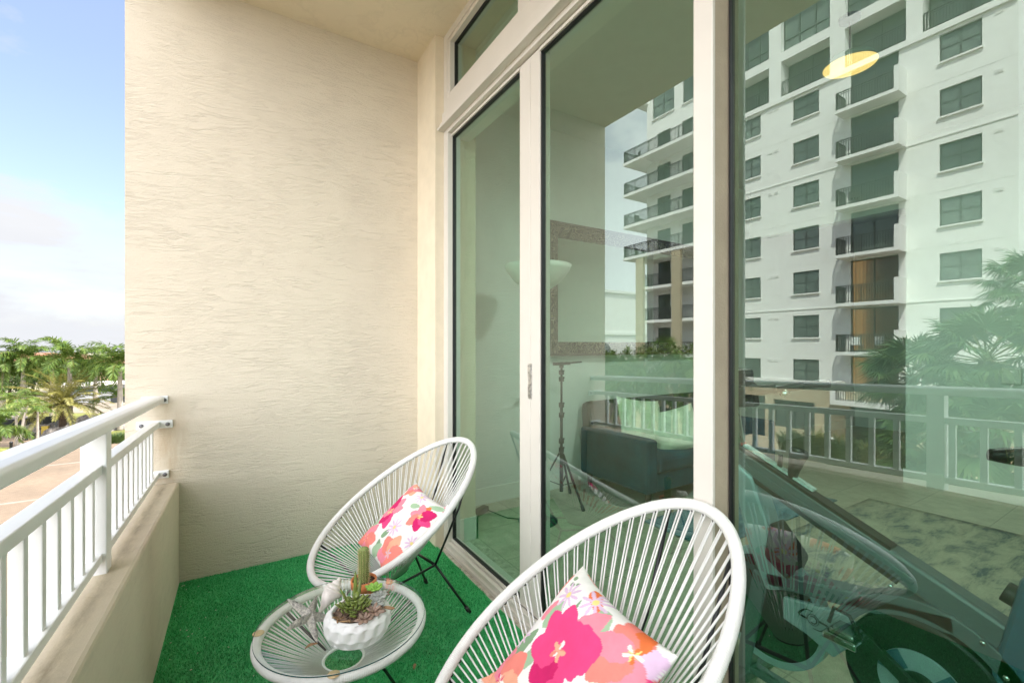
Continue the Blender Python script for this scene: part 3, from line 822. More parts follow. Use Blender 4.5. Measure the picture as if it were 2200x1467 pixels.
def cone_z(f, l):
    """height of the cord funnel of the unscaled chair at local (f, l)"""
    d = Vector((f - RING_F, l))
    if d.length < 1e-4: return RING_Z
    ang = math.atan2(d.y, -d.x)
    lo, hi = 0, 0
    best = None
    for i in range(180):
        T = 2 * PI * i / 180
        p = rim_pt(T); q = Vector((p.x - RING_F, p.y))
        a = math.atan2(q.y, -q.x)
        dd = abs((a - ang + PI) % (2 * PI) - PI)
        if best is None or dd < best[0]: best = (dd, q.length, p.z)
    t = min(1.15, d.length / best[1])
    return RING_Z + (best[2] - RING_Z) * t

def make_pillow(chair, size, ctr, head, beta, cla, cax, pat, label, thick=0.125, rho=0.0):
    n = Vector((-math.cos(head) * math.cos(beta), -math.sin(head) * math.cos(beta), math.sin(beta)))
    ax = Vector((math.cos(head) * math.sin(beta), math.sin(head) * math.sin(beta), math.cos(beta)))
    la = n.cross(ax)
    la0, ax0 = la, ax
    N = 150
    vs = []; cols = []
    base = Vector(ctr) + la * cla + ax * cax
    la = la0 * math.cos(rho) + ax0 * math.sin(rho); ax = ax0 * math.cos(rho) - la0 * math.sin(rho)
    chl = Matrix.Translation(chair.location) @ Matrix.Rotation(chair.rotation_euler.z, 4, 'Z') @ Matrix.Diagonal((*chair.scale, 1.0))
    inv = chl.inverted()
    zc = {}
    for side in (1, -1):
        for i in range(N + 1):
            for j in range(N + 1):
                x, y = -1 + 2 * i / N, -1 + 2 * j / N
                # straight sides bow in, corners stay pointed
                ex = x * (1 - 0.10 * (1 - y * y) * abs(x)); ey = y * (1 - 0.10 * (1 - x * x) * abs(y))
                puff = ((1 - x ** 4) * (1 - y ** 4)) ** 0.55
                wr = 0.012 * math.sin(6 * x + 3 * y) * math.exp(-6 * (1 - abs(y))) + 0.008 * math.sin(9 * y - 2 * x) * math.exp(-5 * (1 - abs(x)))
                h_ = side * (thick / 2) * puff * (1 + wr * 6) + 0.010 * math.sin(2.1 * x + 1.2) * (y + 0.3)
                p = base - la * ex * size / 2 + ax * ey * size / 2 + n * h_
                vs.append(p); cols.append((x, y, side))
    # keep the cloth in front of the cords
    chk = {}
    out = []
    for p in vs:
        q = inv @ p
        key = (round(q.x * 50), round(q.y * 50))
        if key not in chk: chk[key] = cone_z(key[0] / 50, key[1] / 50)
        gap = q.z - chk[key] - 0.012
        if gap < 0: p = p + n * min(0.16, (-gap) * 0.62) + Vector((0, 0, min(0.05, -gap * 0.25)))
        out.append(p)
    fs = []
    S_ = (N + 1) * (N + 1)
    for b in (0, S_):
        for i in range(N):
            for j in range(N):
                a = b + i * (N + 1) + j
                fs.append((a, a + N + 1, a + N + 2, a + 1))
    org = base
    me = bpy.data.meshes.new('floral_pillow')
    me.from_pydata([tuple(p - org) for p in out], [], fs)
    import bmesh
    ca = me.color_attributes.new('print', 'FLOAT_COLOR', 'POINT')
    arr = []
    for (x, y, s_) in cols:
        c = pat(x if s_ > 0 else -x, y)
        arr += [c[0], c[1], c[2], 1.0]
    ca.data.foreach_set('color', arr)
    me.polygons.foreach_set('use_smooth', [True] * len(fs))
    bm = bmesh.new(); bm.from_mesh(me)
    bmesh.ops.remove_doubles(bm, verts=bm.verts[:], dist=0.0004)
    bmesh.ops.recalc_face_normals(bm, faces=bm.faces[:])
    bm.to_mesh(me); bm.free()
    o = bpy.data.objects.new('floral_pillow', me); COL.objects.link(o); o.location = org
    me.materials.append(M['print'])
    return tag(o, label, 'pillow', 'floral pillows on the corded chairs')
def print_mat():
    m, nt, p = new_mat('printed_cotton')
    at = node(nt, 'ShaderNodeVertexColor', layer_name='print')
    v = coords(nt, (1, 1, 1))
    w1 = noise(nt, v, 420, 2)
    blot = ramp(nt, noise(nt, v, 16, 4), [(0.3, (0.78, 0.78, 0.78)), (0.7, (0.92, 0.92, 0.92))])
    nt.links.new(mix(nt, 1.0, at.outputs['Color'], blot, 'MULTIPLY'), p.inputs['Base Color'])
    p.inputs['Roughness'].default_value = 0.9; p.inputs['Specular IOR Level'].default_value = 0.15
    bump(nt, p, w1, 0.25, 0.002)
    return m
M['print'] = print_mat()
make_pillow(ch1, 0.41, (0.712, 2.150, 0.495), 0.217, R(48), 0.02, 0.0, pattern_back, 'floral pink pillow with magenta blooms resting on the far corded chair', 0.11, R(9))
make_pillow(ch2, 0.45, (0.742, 0.862, 0.565), -0.209, R(45), 0.043, -0.025, pattern_front, 'floral pink pillow on the nearest corded chair, one big magenta flower in view')

# ------------------------------------------------------------------ side table
TX, TY = 0.326, 1.667
tb = empty('side_table', (TX, TY, 0), 0, 'round white corded side table with glass top and black legs', 'table')
TR, TZ = 0.272, 0.408
wrapped_rim(lambda T: Vector((TR * math.cos(T), TR * math.sin(T), TZ)), 0.0155, 330, 'rim', tb, M['cord'])
mb = MB(); rs = random.Random(4)
for i in range(46):
    for s_ in (-1, 1):
        T = 2 * PI * (i + 0.2 * s_ + 0.03 * rs.random()) / 46
        a = Vector(((TR - 0.008) * math.cos(T), (TR - 0.008) * math.sin(T), TZ - 0.004)); b = Vector((0.068 * math.cos(T), 0.068 * math.sin(T), 0.288))
        mb.tube([a, a.lerp(b, .5) + Vector((0, 0, -0.003)), b], 0.0026, 6)
mb.build('cord_weave', M['cord'], tb)
wrapped_rim(lambda T: Vector((0.068 * math.cos(T), 0.068 * math.sin(T), 0.288)), 0.0055, 80, 'centre_ring', tb, M['cord'])
for an in (8, 128, 248):
    c, s_ = math.cos(R(an)), math.sin(R(an))
    a = Vector((0.085 * c, 0.085 * s_, 0.298)); b = Vector((0.245 * c, 0.245 * s_, 0.012)); top = Vector((0.262 * c, 0.262 * s_, TZ - 0.012))
    l = MB().tube([top, a, b], 0.006, 8).build('leg', M['black_steel'], tb)
    MB().tube([b.lerp(a, 0.08), b + Vector((0, 0, -0.006))], 0.010, 10).build('foot_cap', M['black_plastic'], l)
GT = MB().lathe([(0, 0.0), (0.279, 0.0), (0.2815, 0.002), (0.2815, 0.005), (0.279, 0.007), (0, 0.007)], (0, 0, 0.4265), 96).build('glass_top', M['glass_t'], tb)
ge = MB().lathe([(0.2818, 0.0015), (0.2824, 0.0015), (0.2824, 0.0055), (0.2818, 0.0055)], (0, 0, 0.4265), 96).build('glass_edge', M['glass_edge'], GT)
for an in (-107, 164, 38):
    c, s_ = math.cos(R(an)), math.sin(R(an))
    MB().lathe([(0, 0), (0.017, 0), (0.018, 0.0006), (0.018, 0.002), (0, 0.002)], (0.272 * c, 0.272 * s_, 0.4236), 20).build('cork_pad', M['pad'], tb)
ZT = 0.4336

# scalloped planter with succulents
PX, PY = 0.350, 1.555
pl = empty('succulent_planter', (PX, PY, ZT), 0.3, 'white scalloped ceramic planter filled with succulents on the glass table', 'planter')
H = 0.080
def dim(t, i, z):
    n_ = 15; row = z / H * 2.55
    ph = t * n_ + (PI if int(row) % 2 else 0)
    u = (row % 1.0) * 2 - 1
    d = math.cos(ph / 2) ** 2
    return 1 - 0.075 * (1 - abs(math.sin(ph / 2))) ** 0.8 * max(0.0, 1 - u * u) ** 0.5 if 0.06 < z / H < 0.96 else 1
prof = []
for k in range(31):
    t = k / 30; z = H * t
    r = 0.086 + 0.024 * math.sin(PI * min(1, t * 0.75 + 0.08)) - (0.012 if t == 0 else 0)
    if k == 0: r = 0.078
    if t > 0.85: r -= 0.010 * (t - 0.85) / 0.15
    prof.append((r, z))
mb = MB().lathe([(0, 0.001), (0.06, 0.0)] + prof, seg=180, rf=dim)
mb.lathe([(prof[-1][0], H), (prof[-1][0] - 0.003, H + 0.002), (prof[-1][0] - 0.008, H), (prof[-1][0] - 0.010, H - 0.022)], seg=90)
mb.build('pot', M['ceramic'], pl)
rp = prof[-1][0] - 0.010
def domed(r, z, name, mat, parent, seed, amp=0.006):
    rs = random.Random(seed)
    mb = MB()
    rings = 10
    pr = [(r * (1 - k / rings), z) for k in range(rings)] + [(0.0005, z)]
    ph = [rs.uniform(0, 6) for _ in range(4)]
    vs = []
    mb.lathe([(a, b + amp * math.sin(k * 2.1 + ph[0]) + amp * (k / rings)) for k, (a, b) in enumerate(pr)], seg=40)
    return mb.build(name, mat, parent)
so_ = domed(rp, H - 0.008, 'soil', M['soil'], pl, 2)
mb = MB(); rs = random.Random(8)
for i in range(150):
    a = rs.uniform(0, 2 * PI); r = rp * math.sqrt(rs.random()) * 0.98
    p = Vector((r * math.cos(a), r * math.sin(a), H - 0.004 + rs.uniform(0, 0.010)))
    d = Vector((rs.uniform(-1, 1), rs.uniform(-1, 1), rs.uniform(-0.3, 0.5))).normalized() * rs.uniform(0.006, 0.016)
    mb.bar(p - d, p + d, rs.uniform(0.003, 0.008), 0.002, 0)
mb.build('bark_mulch', M['bark'], pl)
def leaf_e(mb, base, d, ln, wd, th, mi=0):
    d = Vector(d).normalized()
    q = d.to_track_quat('X', 'Z').to_matrix()
    mb.ell(Vector(base) + d * ln / 2, (ln / 2, wd / 2, th / 2), q, 8, 6, mi)
def rosette(name, c, r, n, mat, tilt=0.5, seed=0, layers=3, parent=None, wd=0.5):
    rs = random.Random(seed); mb = MB()
    for k in range(layers):
        m_ = max(4, n - k * 2)
        for i in range(m_):
            a = 2 * PI * (i + 0.5 * (k % 2)) / m_ + rs.uniform(-0.12, 0.12)
            el = tilt * 0.35 + k * (1.15 - tilt * 0.2) / layers
            ln = r * (1 - 0.24 * k) * rs.uniform(0.88, 1.1)
            leaf_e(mb, c, (math.cos(a) * math.cos(el), math.sin(a) * math.cos(el), math.sin(el)), ln, ln * wd, ln * 0.24)
    return mb.build(name, mat, parent)
zs = H + 0.002
rosette('grey_rosette', (0.045, -0.030, zs + 0.008), 0.040, 10, M['succ2'], seed=1, parent=pl, wd=0.6)
rosette('grey_rosette', (0.072, -0.012, zs + 0.014), 0.032, 9, M['succ2'], seed=2, parent=pl, wd=0.6)
rosette('lime_rosette', (0.078, 0.026, zs + 0.022), 0.034, 8, M['succ3'], tilt=0.9, seed=3, parent=pl, wd=0.6)
rosette('pink_rosette', (0.018, -0.066, zs + 0.004), 0.040, 8, M['succ4'], tilt=0.3, seed=4, layers=2, parent=pl, wd=0.45)
rosette('pink_rosette', (0.096, -0.004, zs + 0.006), 0.026, 7, M['succ4'], tilt=0.3, seed=5, layers=2, parent=pl, wd=0.5)
rosette('pink_rosette', (-0.02, -0.074, zs + 0.002), 0.032, 7, M['succ4'], tilt=0.2, seed=15, layers=2, parent=pl, wd=0.5)
mb = MB(); rs = random.Random(6)
for i in range(60):    # jade: paddle leaves on short stems
    a = rs.uniform(0, 2 * PI); r = 0.040 * math.sqrt(rs.random()); z = rs.uniform(0, 0.05) * (1 - r / 0.06)
    b = (-0.018 + r * math.cos(a), -0.012 + r * math.sin(a), zs + z)
    leaf_e(mb, b, (math.cos(a) * 0.8, math.sin(a) * 0.8, rs.uniform(0.4, 1.2)), rs.uniform(0.016, 0.025), rs.uniform(0.012, 0.018), 0.006)
mb.build('jade_plant', M['succ1'], pl)
mb = MB()
for (dx, dy, h_, wd) in ((-0.025, 0.018, 0.075, 0.016), (0.028, 0.03, 0.075, 0.015), (0.006, 0.012, 0.105, 0.014), (-0.05, 0.02, 0.05, 0.022), (0.014, 0.03, 0.06, 0.018)):
    leaf_e(mb, (-0.005 + dx * 0.4, 0.008 + dy * 0.4, zs - 0.004), (dx * 1.2, dy, h_), h_ * 1.15, wd, 0.008)
mb.build('upright_leaves', M['succ1'], pl)
mb = MB(); rs = random.Random(12)
for i in range(9):
    a = rs.uniform(2.4, 4.4); b = Vector((-0.055 + rs.uniform(-0.02, 0.02), -0.02 + rs.uniform(-0.03, 0.03), zs))
    leaf_e(mb, b, (math.cos(a), math.sin(a), rs.uniform(0.0, 0.5)), rs.uniform(0.02, 0.04), 0.007, 0.004)
leaf_e(mb, (0.055, -0.062, zs + 0.004), (0.5, -0.8, -0.05), 0.045, 0.016, 0.008)
mb.tube([(0.07, 0.055, zs), (0.078, 0.062, zs + 0.05)], 0.0012, 5)
mb.build('withered_leaves', M['dry'], pl)

# cactus in a terracotta pot
cp = empty('potted_cactus', (0.415, 1.748, ZT), 0, 'slim columnar cactus in a terracotta pot at the back of the glass table', 'cactus')
MB().lathe([(0, 0.0), (0.032, 0.0), (0.040, 0.048), (0.0465, 0.050), (0.048, 0.076), (0.0465, 0.078), (0.042, 0.077), (0.041, 0.062)], seg=40).build('pot', M['terracotta'], cp)
domed(0.0415, 0.066, 'soil', M['soil'], cp, 3, 0.003)
def rib(t, i, z): return 1 + 0.07 * math.cos(13 * t)
ZH = 0.128
prof = [(0.0175 + 0.001 * math.sin(k * .4), 0.064 + ZH * k / 24) for k in range(24)] + [(0.0165, 0.064 + ZH * .985), (0.0135, 0.064 + ZH * 1.02), (0.008, 0.064 + ZH * 1.045), (0.0005, 0.064 + ZH * 1.05)]
MB().lathe(prof, seg=104, rf=rib).build('stem', M['cactus'], cp)
mb = MB(); rs = random.Random(9)
for k in range(13):
    t = 2 * PI * k / 13
    for i in range(34):
        z = 0.066 + ZH * i / 34; r = 0.0188
        p = Vector((r * math.cos(t), r * math.sin(t), z))
        for q in range(3):
            d = Vector((math.cos(t) + rs.uniform(-.9, .9), math.sin(t) + rs.uniform(-.9, .9), rs.uniform(-.7, .9))) * 0.0042
            mb.tube([p, p + d], [0.00045, 0.0002], 3)
mb.build('spines', M['spine'], cp)

# conch shell leaning, spire up
def conch():
    mb = MB(); pts = []
    ax = Vector((0.62, 0.30, 0.72)).normalized()
    o = Vector((0, 0, 0))
    e1 = ax.orthogonal().normalized(); e2 = ax.cross(e1)
    vs = []; fs = []; n = 46; seg = 26
    for i in range(n):
        t = i / (n - 1)
        if t < 0.6: r = 0.004 + 0.031 * (t / 0.6) ** 1.15
        else: r = 0.035 * (1 - ((t - 0.6) / 0.4) ** 1.0) * (0.72 + 0.28 * abs(math.cos((t - 0.6) * 26))) + 0.0015
        for k in range(seg):
            a = 2 * PI * k / seg
            sp_ = a - t * 9
            q = 1 + 0.10 * math.sin(a * 1 + t * 16) + (0.10 * max(0, math.cos(7 * a)) ** 3 if 0.5 < t < 0.66 else 0)
            if t < 0.6: q *= 1 + 0.35 * max(0, math.cos(a - 0.5)) * math.sin(PI * t / 0.6) * 0.6
            vs.append(o + ax * (t * 0.128) + (e1 * math.cos(a) + e2 * math.sin(a)) * r * q)
    for i in range(n - 1):
        for k in range(seg):
            l = (k + 1) % seg
            fs.append((i * seg + k, i * seg + l, (i + 1) * seg + l, (i + 1) * seg + k))
    mb.add(vs, fs, 0, True)
    o_ = mb.build('conch_shell', M['shell']); o_.location = (0.252, 1.715, ZT + 0.012)
    return tag(o_, 'pale conch shell standing on its tip beside the white planter', 'shell')
conch()
def starfish():
    mb = MB(); vs = []
    seg = 100; rings = 26
    fs = []
    for i in range(rings + 1):
        u = i / rings
        for k in range(seg):
            t = 2 * PI * k / seg
            arm = abs(((t / (2 * PI) * 5) % 1.0) - 0.5) * 2      # 1 on the arm line
            rmax = 0.027 + 0.068 * arm ** 2.3
            r = rmax * u
            ridge = math.exp(-((1 - arm) * r * 55) ** 2)
            z = 0.021 * (1 - u ** 1.8) * (0.45 + 0.55 * ridge) + 0.0035 * math.sin(r * 900) * ridge * (u < 0.97) + 0.002 * math.sin(k * 2.7) * math.sin(i * 3.1)
            vs.append((r * math.cos(t), r * math.sin(t), z))
    top = len(vs)
    for (x, y, z) in list(vs): vs.append((x, y, -0.004 - z * 0.12))
    for b, fl in ((0, 0), (top, 1)):
        for i in range(rings):
            for k in range(seg):
                l = (k + 1) % seg
                q = (b + i * seg + k, b + i * seg + l, b + (i + 1) * seg + l, b + (i + 1) * seg + k)
                fs.append(q if fl == 0 else q[::-1])
    for k in range(seg):
        l = (k + 1) % seg
        fs.append((rings * seg + k, rings * seg + l, top + rings * seg + l, top + rings * seg + k))
    mb.add(vs, fs, 0, True)
    o = mb.build('starfish', M['star'])
    o.rotation_euler = (R(34), R(-14), R(66)); o.location = (0.212, 1.655, ZT + 0.046)
    return tag(o, 'knobbly silvery starfish propped against the white planter', 'starfish')
starfish()
# dried leaves that have blown in
def dry_leaf(loc, rz, s_, label):
    mb = MB(); n = 8; vs = []; fs = []
    for i in range(n + 1):
        t = i / n; wd = 0.007 * math.sin(PI * t) ** 0.7 + 0.0004
        z = 0.004 * math.sin(t * 4) + 0.003
        vs += [(t * 0.045 - 0.022, -wd, z + 0.003), (t * 0.045 - 0.022, 0, z), (t * 0.045 - 0.022, wd, z + 0.004)]
    for i in range(n):
        a = i * 3
        fs += [(a, a + 3, a + 4, a + 1), (a + 1, a + 4, a + 5, a + 2)]
    mb.add(vs, fs, 0, True)
    o = mb.build('dry_leaf', M['dry'], fixn=False); o.location = loc; o.rotation_euler = (0, 0, rz); o.scale = (s_,) * 3
    sm = o.modifiers.new('solid', 'SOLIDIFY'); sm.thickness = 0.0006
    return tag(o, label, 'leaf')
dry_leaf((0.205, 1.555, ZT + 0.002), 0.3, 0.9, 'small curled brown leaf lying on the glass table top, left of the planter')
dry_leaf((0.655, 1.86, 0.014), 1.1, 0.9, 'pale curled dead leaf on the turf right of the glass table')
dry_leaf((0.02, 2.08, 0.013), 0.4, 0.5, 'tiny brown leaf on the turf left of the far corded chair')

# ------------------------------------------------------------------ the room behind the glass
sf = empty('sofa', (2.92, 3.0, 0), 0, 'dark teal velvet sofa against the room wall, seen through the glass', 'sofa')
def rbox(a, b, name, mat, par, bev=0.03):
    return MB().box(a, b).build(name, mat, par, bevel=bev)
rbox((0, -0.42, 0.14), (0.14, 0.44, 0.60), 'arm', M['sofa'], sf)
rbox((1.86, -0.42, 0.14), (2.0, 0.44, 0.60), 'arm', M['sofa'], sf)
rbox((0.145, -0.40, 0.14), (1.855, 0.20, 0.30), 'base', M['sofa'], sf, 0.015)
s_ = rbox((0.145, -0.43, 0.305), (1.0, 0.20, 0.44), 'seat_cushion', M['sofa'], sf, 0.035)
s_ = rbox((1.005, -0.43, 0.305), (1.855, 0.20, 0.44), 'seat_cushion', M['sofa'], sf, 0.035)
bk = MB().prism([(0.205, 0.30), (0.44, 0.20), (0.47, 0.82), (0.34, 0.86)], 'x', 0.03, 1.97).build('backrest', M['sofa_dark'], sf, bevel=0.04)
for lx in (0.08, 1.92):
    for ly in (-0.36, 0.38): MB().lathe([(0, 0), (0.018, 0), (0.03, 0.14), (0, 0.14)], (lx, ly, 0.0), 12).build('leg', M['wood_leg'], sf)
def cushion(name, loc, rot, sx, sy, th, mat, label, grp=None):
    mb = MB(); N = 22; vs = []; fs = []
    for side in (1, -1):
        for i in range(N + 1):
            for j in range(N + 1):
                x, y = -1 + 2 * i / N, -1 + 2 * j / N
                p = ((1 - x ** 4) * (1 - y ** 4)) ** 0.5
                vs.append((x * sx * (1 - 0.09 * (1 - y * y)), y * sy * (1 - 0.09 * (1 - x * x)), side * th * p * (1 + 0.06 * math.sin(7 * x + 4 * y))))
    S_ = (N + 1) ** 2
    for b in (0, S_):
        for i in range(N):
            for j in range(N):
                a = b + i * (N + 1) + j; q = (a, a + N + 1, a + N + 2, a + 1)
                fs.append(q if b == 0 else q[::-1])
    mb.add(vs, fs, 0, True)
    o = mb.build(name, mat); o.location = loc; o.rotation_euler = rot
    return tag(o, label, 'cushion', grp)
cushion('sofa_cushion', (3.33, 3.02, 0.66), (R(66), R(8), R(-12)), 0.25, 0.24, 0.08, M['cushion'], 'pale green crumpled cushion leaning on the sofa back, left one of the two', 'cushions on the sofa')
cushion('sofa_cushion', (3.56, 2.80, 0.60), (R(58), R(-14), R(-34)), 0.24, 0.22, 0.08, M['cushion'], 'pale green cushion on the sofa seat in front of the other cushion', 'cushions on the sofa')

mr = empty('wall_mirror', (3.72, 3.488, 1.945), 0, 'large wall mirror in an ornate silver frame with a dark edge', 'mirror')
hw, hh, fb = 1.195, 0.645, 0.135
mb = MB()
for (a, b) in (((-hw, -hh), (hw, -hh + 0.02)), ((-hw, hh - 0.02), (hw, hh)), ((-hw, -hh + 0.02), (-hw + 0.02, hh - 0.02)), ((hw - 0.02, -hh + 0.02), (hw, hh - 0.02))):
    mb.box((a[0], -0.075, a[1]), (b[0], 0.01, b[1]))
mb.build('frame_edge', M['frame_edge'], mr)
mb = MB(); i0, i1 = 0.02, fb
def ringf(q0, y0, q1, y1):
    A = [(-hw + q0, y0, -hh + q0), (hw - q0, y0, -hh + q0), (hw - q0, y0, hh - q0), (-hw + q0, y0, hh - q0)]
    B = [(-hw + q1, y1, -hh + q1), (hw - q1, y1, -hh + q1), (hw - q1, y1, hh - q1), (-hw + q1, y1, hh - q1)]
    return mb.add(A + B, [(k, (k + 1) % 4, (k + 1) % 4 + 4, k + 4) for k in range(4)])
ringf(0.02, -0.06, 0.05, -0.068); ringf(0.05, -0.068, 0.10, -0.045); ringf(0.10, -0.045, fb, -0.03); ringf(fb, -0.03, fb, -0.01)
mb.build('frame', M['ornate'], mr)
MB().box((-hw + fb, -0.012, -hh + fb), (hw - fb, -0.006, hh - fb)).build('mirror_glass', M['mirror'], mr)

fl = empty('floor_lamp', (2.05, 2.925, 0), 0, 'torchiere floor lamp with pale glass bowl and round dark base', 'lamp')
MB().lathe([(0, 0), (0.155, 0), (0.158, 0.008), (0.15, 0.018), (0.06, 0.034), (0.015, 0.05), (0, 0.05)], seg=40).build('base', M['lamp_metal'], fl)
MB().tube([(0, 0, 0.04), (0, 0, 1.85)], 0.011, 12).build('pole', M['lamp_metal'], fl)
MB().lathe([(0.02, 1.825), (0.10, 1.85), (0.19, 1.91), (0.25, 1.99), (0.268, 2.035), (0.262, 2.035), (0.244, 1.993), (0.185, 1.918), (0.10, 1.86), (0.02, 1.84)], seg=48).build('bowl', M['lamp_bowl'], fl)
ps = MB().box((-0.10, -0.03, 0.0), (0.10, 0.03, 0.045)).build('power_strip', M['strip'], bevel=0.006); ps.location = (1.72, 3.30, 0); ps.rotation_euler.z = 0.5
tag(ps, 'brown power strip on the tiled floor beside the room wall', 'power strip')
cb = MB().tube([(1.80, 3.30, 0.02), (1.84, 3.22, 0.006), (1.87, 3.10, 0.005), (1.95, 3.02, 0.005), (2.0, 2.96, 0.012)], 0.004, 6).build('lamp_cord', M['black_plastic'])
tag(cb, 'thin black cord running from the power strip to the lamp base', 'cord')

ts = empty('tripod_stand', (2.47, 3.16, 0), 0.25, 'black folding tripod stand with a clamp bar on top, in front of the mirror', 'tripod')
MB().tube([(0, 0, 0.10), (0, 0, 0.48)], 0.017, 12).tube([(0, 0, 0.46), (0, 0, 0.88)], 0.013, 12).tube([(0, 0, 0.86), (0, 0, 1.22)], 0.010, 12).build('column', M['black_plastic'], ts)
for z in (0.47, 0.55, 0.87, 0.78, 1.10, 1.16):
    k = MB().lathe([(0.0, -0.02), (0.024, -0.02), (0.024, 0.02), (0, 0.02)], (0, 0, z), 12).bar((0.015, 0, z), (0.05, 0.01, z + 0.012), 0.012, 0.014).build('collar', M['black_plastic'], ts)
for an in (20, 140, 262):
    c, s2 = math.cos(R(an)), math.sin(R(an))
    lg = MB().bar((0.02 * c, 0.02 * s2, 0.44), (0.26 * c, 0.26 * s2, 0.02), 0.018, 0.010).bar((0.015 * c, 0.015 * s2, 0.16), (0.15 * c, 0.15 * s2, 0.215), 0.012, 0.006).build('leg', M['black_plastic'], ts)
    MB().tube([(0.245 * c, 0.245 * s2, 0.045), (0.268 * c, 0.268 * s2, 0.0)], 0.015, 10).build('foot_cap', M['black_plastic'], lg)
MB().box((-0.10, -0.018, 1.225), (0.11, 0.018, 1.25)).bar((0.09, 0, 1.24), (0.30, 0.0, 1.245), 0.02, 0.014).lathe([(0, 1.2), (0.02, 1.2), (0.02, 1.226), (0, 1.226)], seg=12).build('clamp_bar', M['black_plastic'], ts)

def rug(name, x0, y0, x1, y1, mat, label, z=0.006):
    mb = MB(); N, K = 24, 16; vs = []; fs = []
    for i in range(N + 1):
        for j in range(K + 1):
            x = x0 + (x1 - x0) * i / N; y_ = y0 + (y1 - y0) * j / K
            vs.append((x, y_, z + 0.0015 * math.sin(x * 7) * math.sin(y_ * 6)))
    for i in range(N):
        for j in range(K):
            a = i * (K + 1) + j; fs.append((a, a + K + 1, a + K + 2, a + 1))
    mb.add(vs, fs, 0, True)
    o = mb.build(name, mat, fixn=False); sm = o.modifiers.new('solid', 'SOLIDIFY'); sm.thickness = 0.008; sm.offset = 1
    return tag(o, label, 'rug')
rug('area_rug', 2.45, 0.30, 4.9, 1.75, M['rug'], 'distressed grey green rug on the tiled floor behind the exercise bike')
rug('area_rug', 2.75, 1.88, 4.6, 2.46, M['rug2'], 'blue patterned rug on the floor in front of the sofa')

pd = empty('pendant_light', (3.35, 1.30, 3.5), 0, 'lit warm pendant lamp hanging from the room ceiling', 'lamp')
MB().lathe([(0, 0), (0.06, 0), (0.055, -0.025), (0, -0.03)], seg=24).build('canopy', M['lamp_metal'], pd)
MB().tube([(0, 0, -0.02), (0, 0, -0.23)], 0.005, 8).build('rod', M['lamp_metal'], pd)
MB().lathe([(0.0, -0.22), (0.05, -0.225), (0.125, -0.265), (0.15, -0.31), (0.146, -0.31), (0.12, -0.272), (0.05, -0.235), (0, -0.232)], seg=40).build('shade', M['lamp_bowl'], pd)
MB().lathe([(0, -0.335), (0.08, -0.328), (0.144, -0.306), (0.144, -0.300), (0, -0.290)], seg=40).build('diffuser', M['lamp_glow'], pd)
ld = bpy.data.lights.new('pendant_bulb', 'AREA'); lo = bpy.data.objects.new('pendant_bulb', ld); COL.objects.link(lo)
lo.location = (3.35, 1.30, 3.158); ld.energy = 20; ld.color = (1.0, 0.97, 0.92); ld.shape = 'DISK'; ld.size = 0.28

# exercise bike: lies in the plane x = 1.85, nose towards +y
bk = empty('exercise_bike', (1.85, 0.57, 0), 0, 'grey and silver indoor exercise bike standing right behind the fixed window', 'exercise bike')
def bb(y_): return y_ - 0.6
def plate(poly, x0, x1, name, mat, par=bk, bev=0.006):
    return MB().prism([(bb(a), b) for a, b in poly], 'x', x0, x1).build(name, mat, par, bevel=bev)
def arc(cy_, cz, r, a0, a1, n): return [(cy_ + r * math.cos(R(a0 + (a1 - a0) * i / n)), cz + r * math.sin(R(a0 + (a1 - a0) * i / n))) for i in range(n + 1)]
HUB = (0.54, 0.345)
# chain guard housing round the crank
plate(arc(HUB[0], HUB[1], 0.205, 0, 360, 47)[:-1], -0.055, 0.03, 'crank_housing', M['black_plastic'], bev=0.012)
plate(arc(HUB[0], HUB[1], 0.262, 30, 160, 24) + arc(HUB[0], HUB[1], 0.212, 160, 30, 24), -0.05, 0.03, 'housing_rim', M['bike_grey'], bev=0.004)
ds = plate(arc(HUB[0], HUB[1], 0.108, 0, 360, 47)[:-1], -0.062, -0.052, 'chain_disc', M['bike_silver'], bev=0.002)
plate(arc(HUB[0], HUB[1], 0.108, 10, 60, 10) + arc(HUB[0], HUB[1], 0.055, 60, 10, 10), -0.0645, -0.0605, 'disc_sector', M['bike_blue'], ds, 0.001)
plate(arc(HUB[0], HUB[1], 0.108, 130, 230, 14) + arc(HUB[0], HUB[1], 0.055, 230, 130, 14), -0.0645, -0.0605, 'disc_sector', M['bike_blue'], ds, 0.001)
plate(arc(HUB[0], HUB[1], 0.05, 0, 360, 31)[:-1], -0.072, -0.06, 'hub_cap', M['black_plastic'], ds, 0.004)
# top beam, lower beam, head
MB().bar((0, bb(1.16), 0.93), (0, bb(0.36), 0.575), 0.075, 0.085).build('top_beam', M['bike_grey'], bk, bevel=0.012)
MB().bar((-0.012, bb(1.15), 0.9725), (-0.012, bb(0.62), 0.737), 0.05, 0.012).build('beam_edge', M['black_plastic'], bk)
MB().bar((-0.0395, bb(1.10), 0.861), (-0.0395, bb(0.60), 0.639), 0.006, 0.016).build('beam_edge', M['black_plastic'], bk)
MB().bar((0, bb(1.13), 0.976), (0, bb(0.86), 0.856), 0.03, 0.008).build('beam_sticker', M['white_sticker'], bk)
MB().bar((0, bb(1.152), 0.986), (0, bb(1.134), 0.978), 0.031, 0.009).build('warning_sticker', M['red_sticker'], bk)
MB().bar((-0.040, bb(1.12), 0.905), (-0.040, bb(0.56), 0.657), 0.008, 0.022).build('beam_trim', M['bike_grey'], bk, bevel=0.003)
MB().bar((-0.01, bb(1.02), 0.47), (-0.01, bb(0.46), 0.575), 0.08, 0.06).build('lower_beam', M['bike_grey'], bk, bevel=0.01)
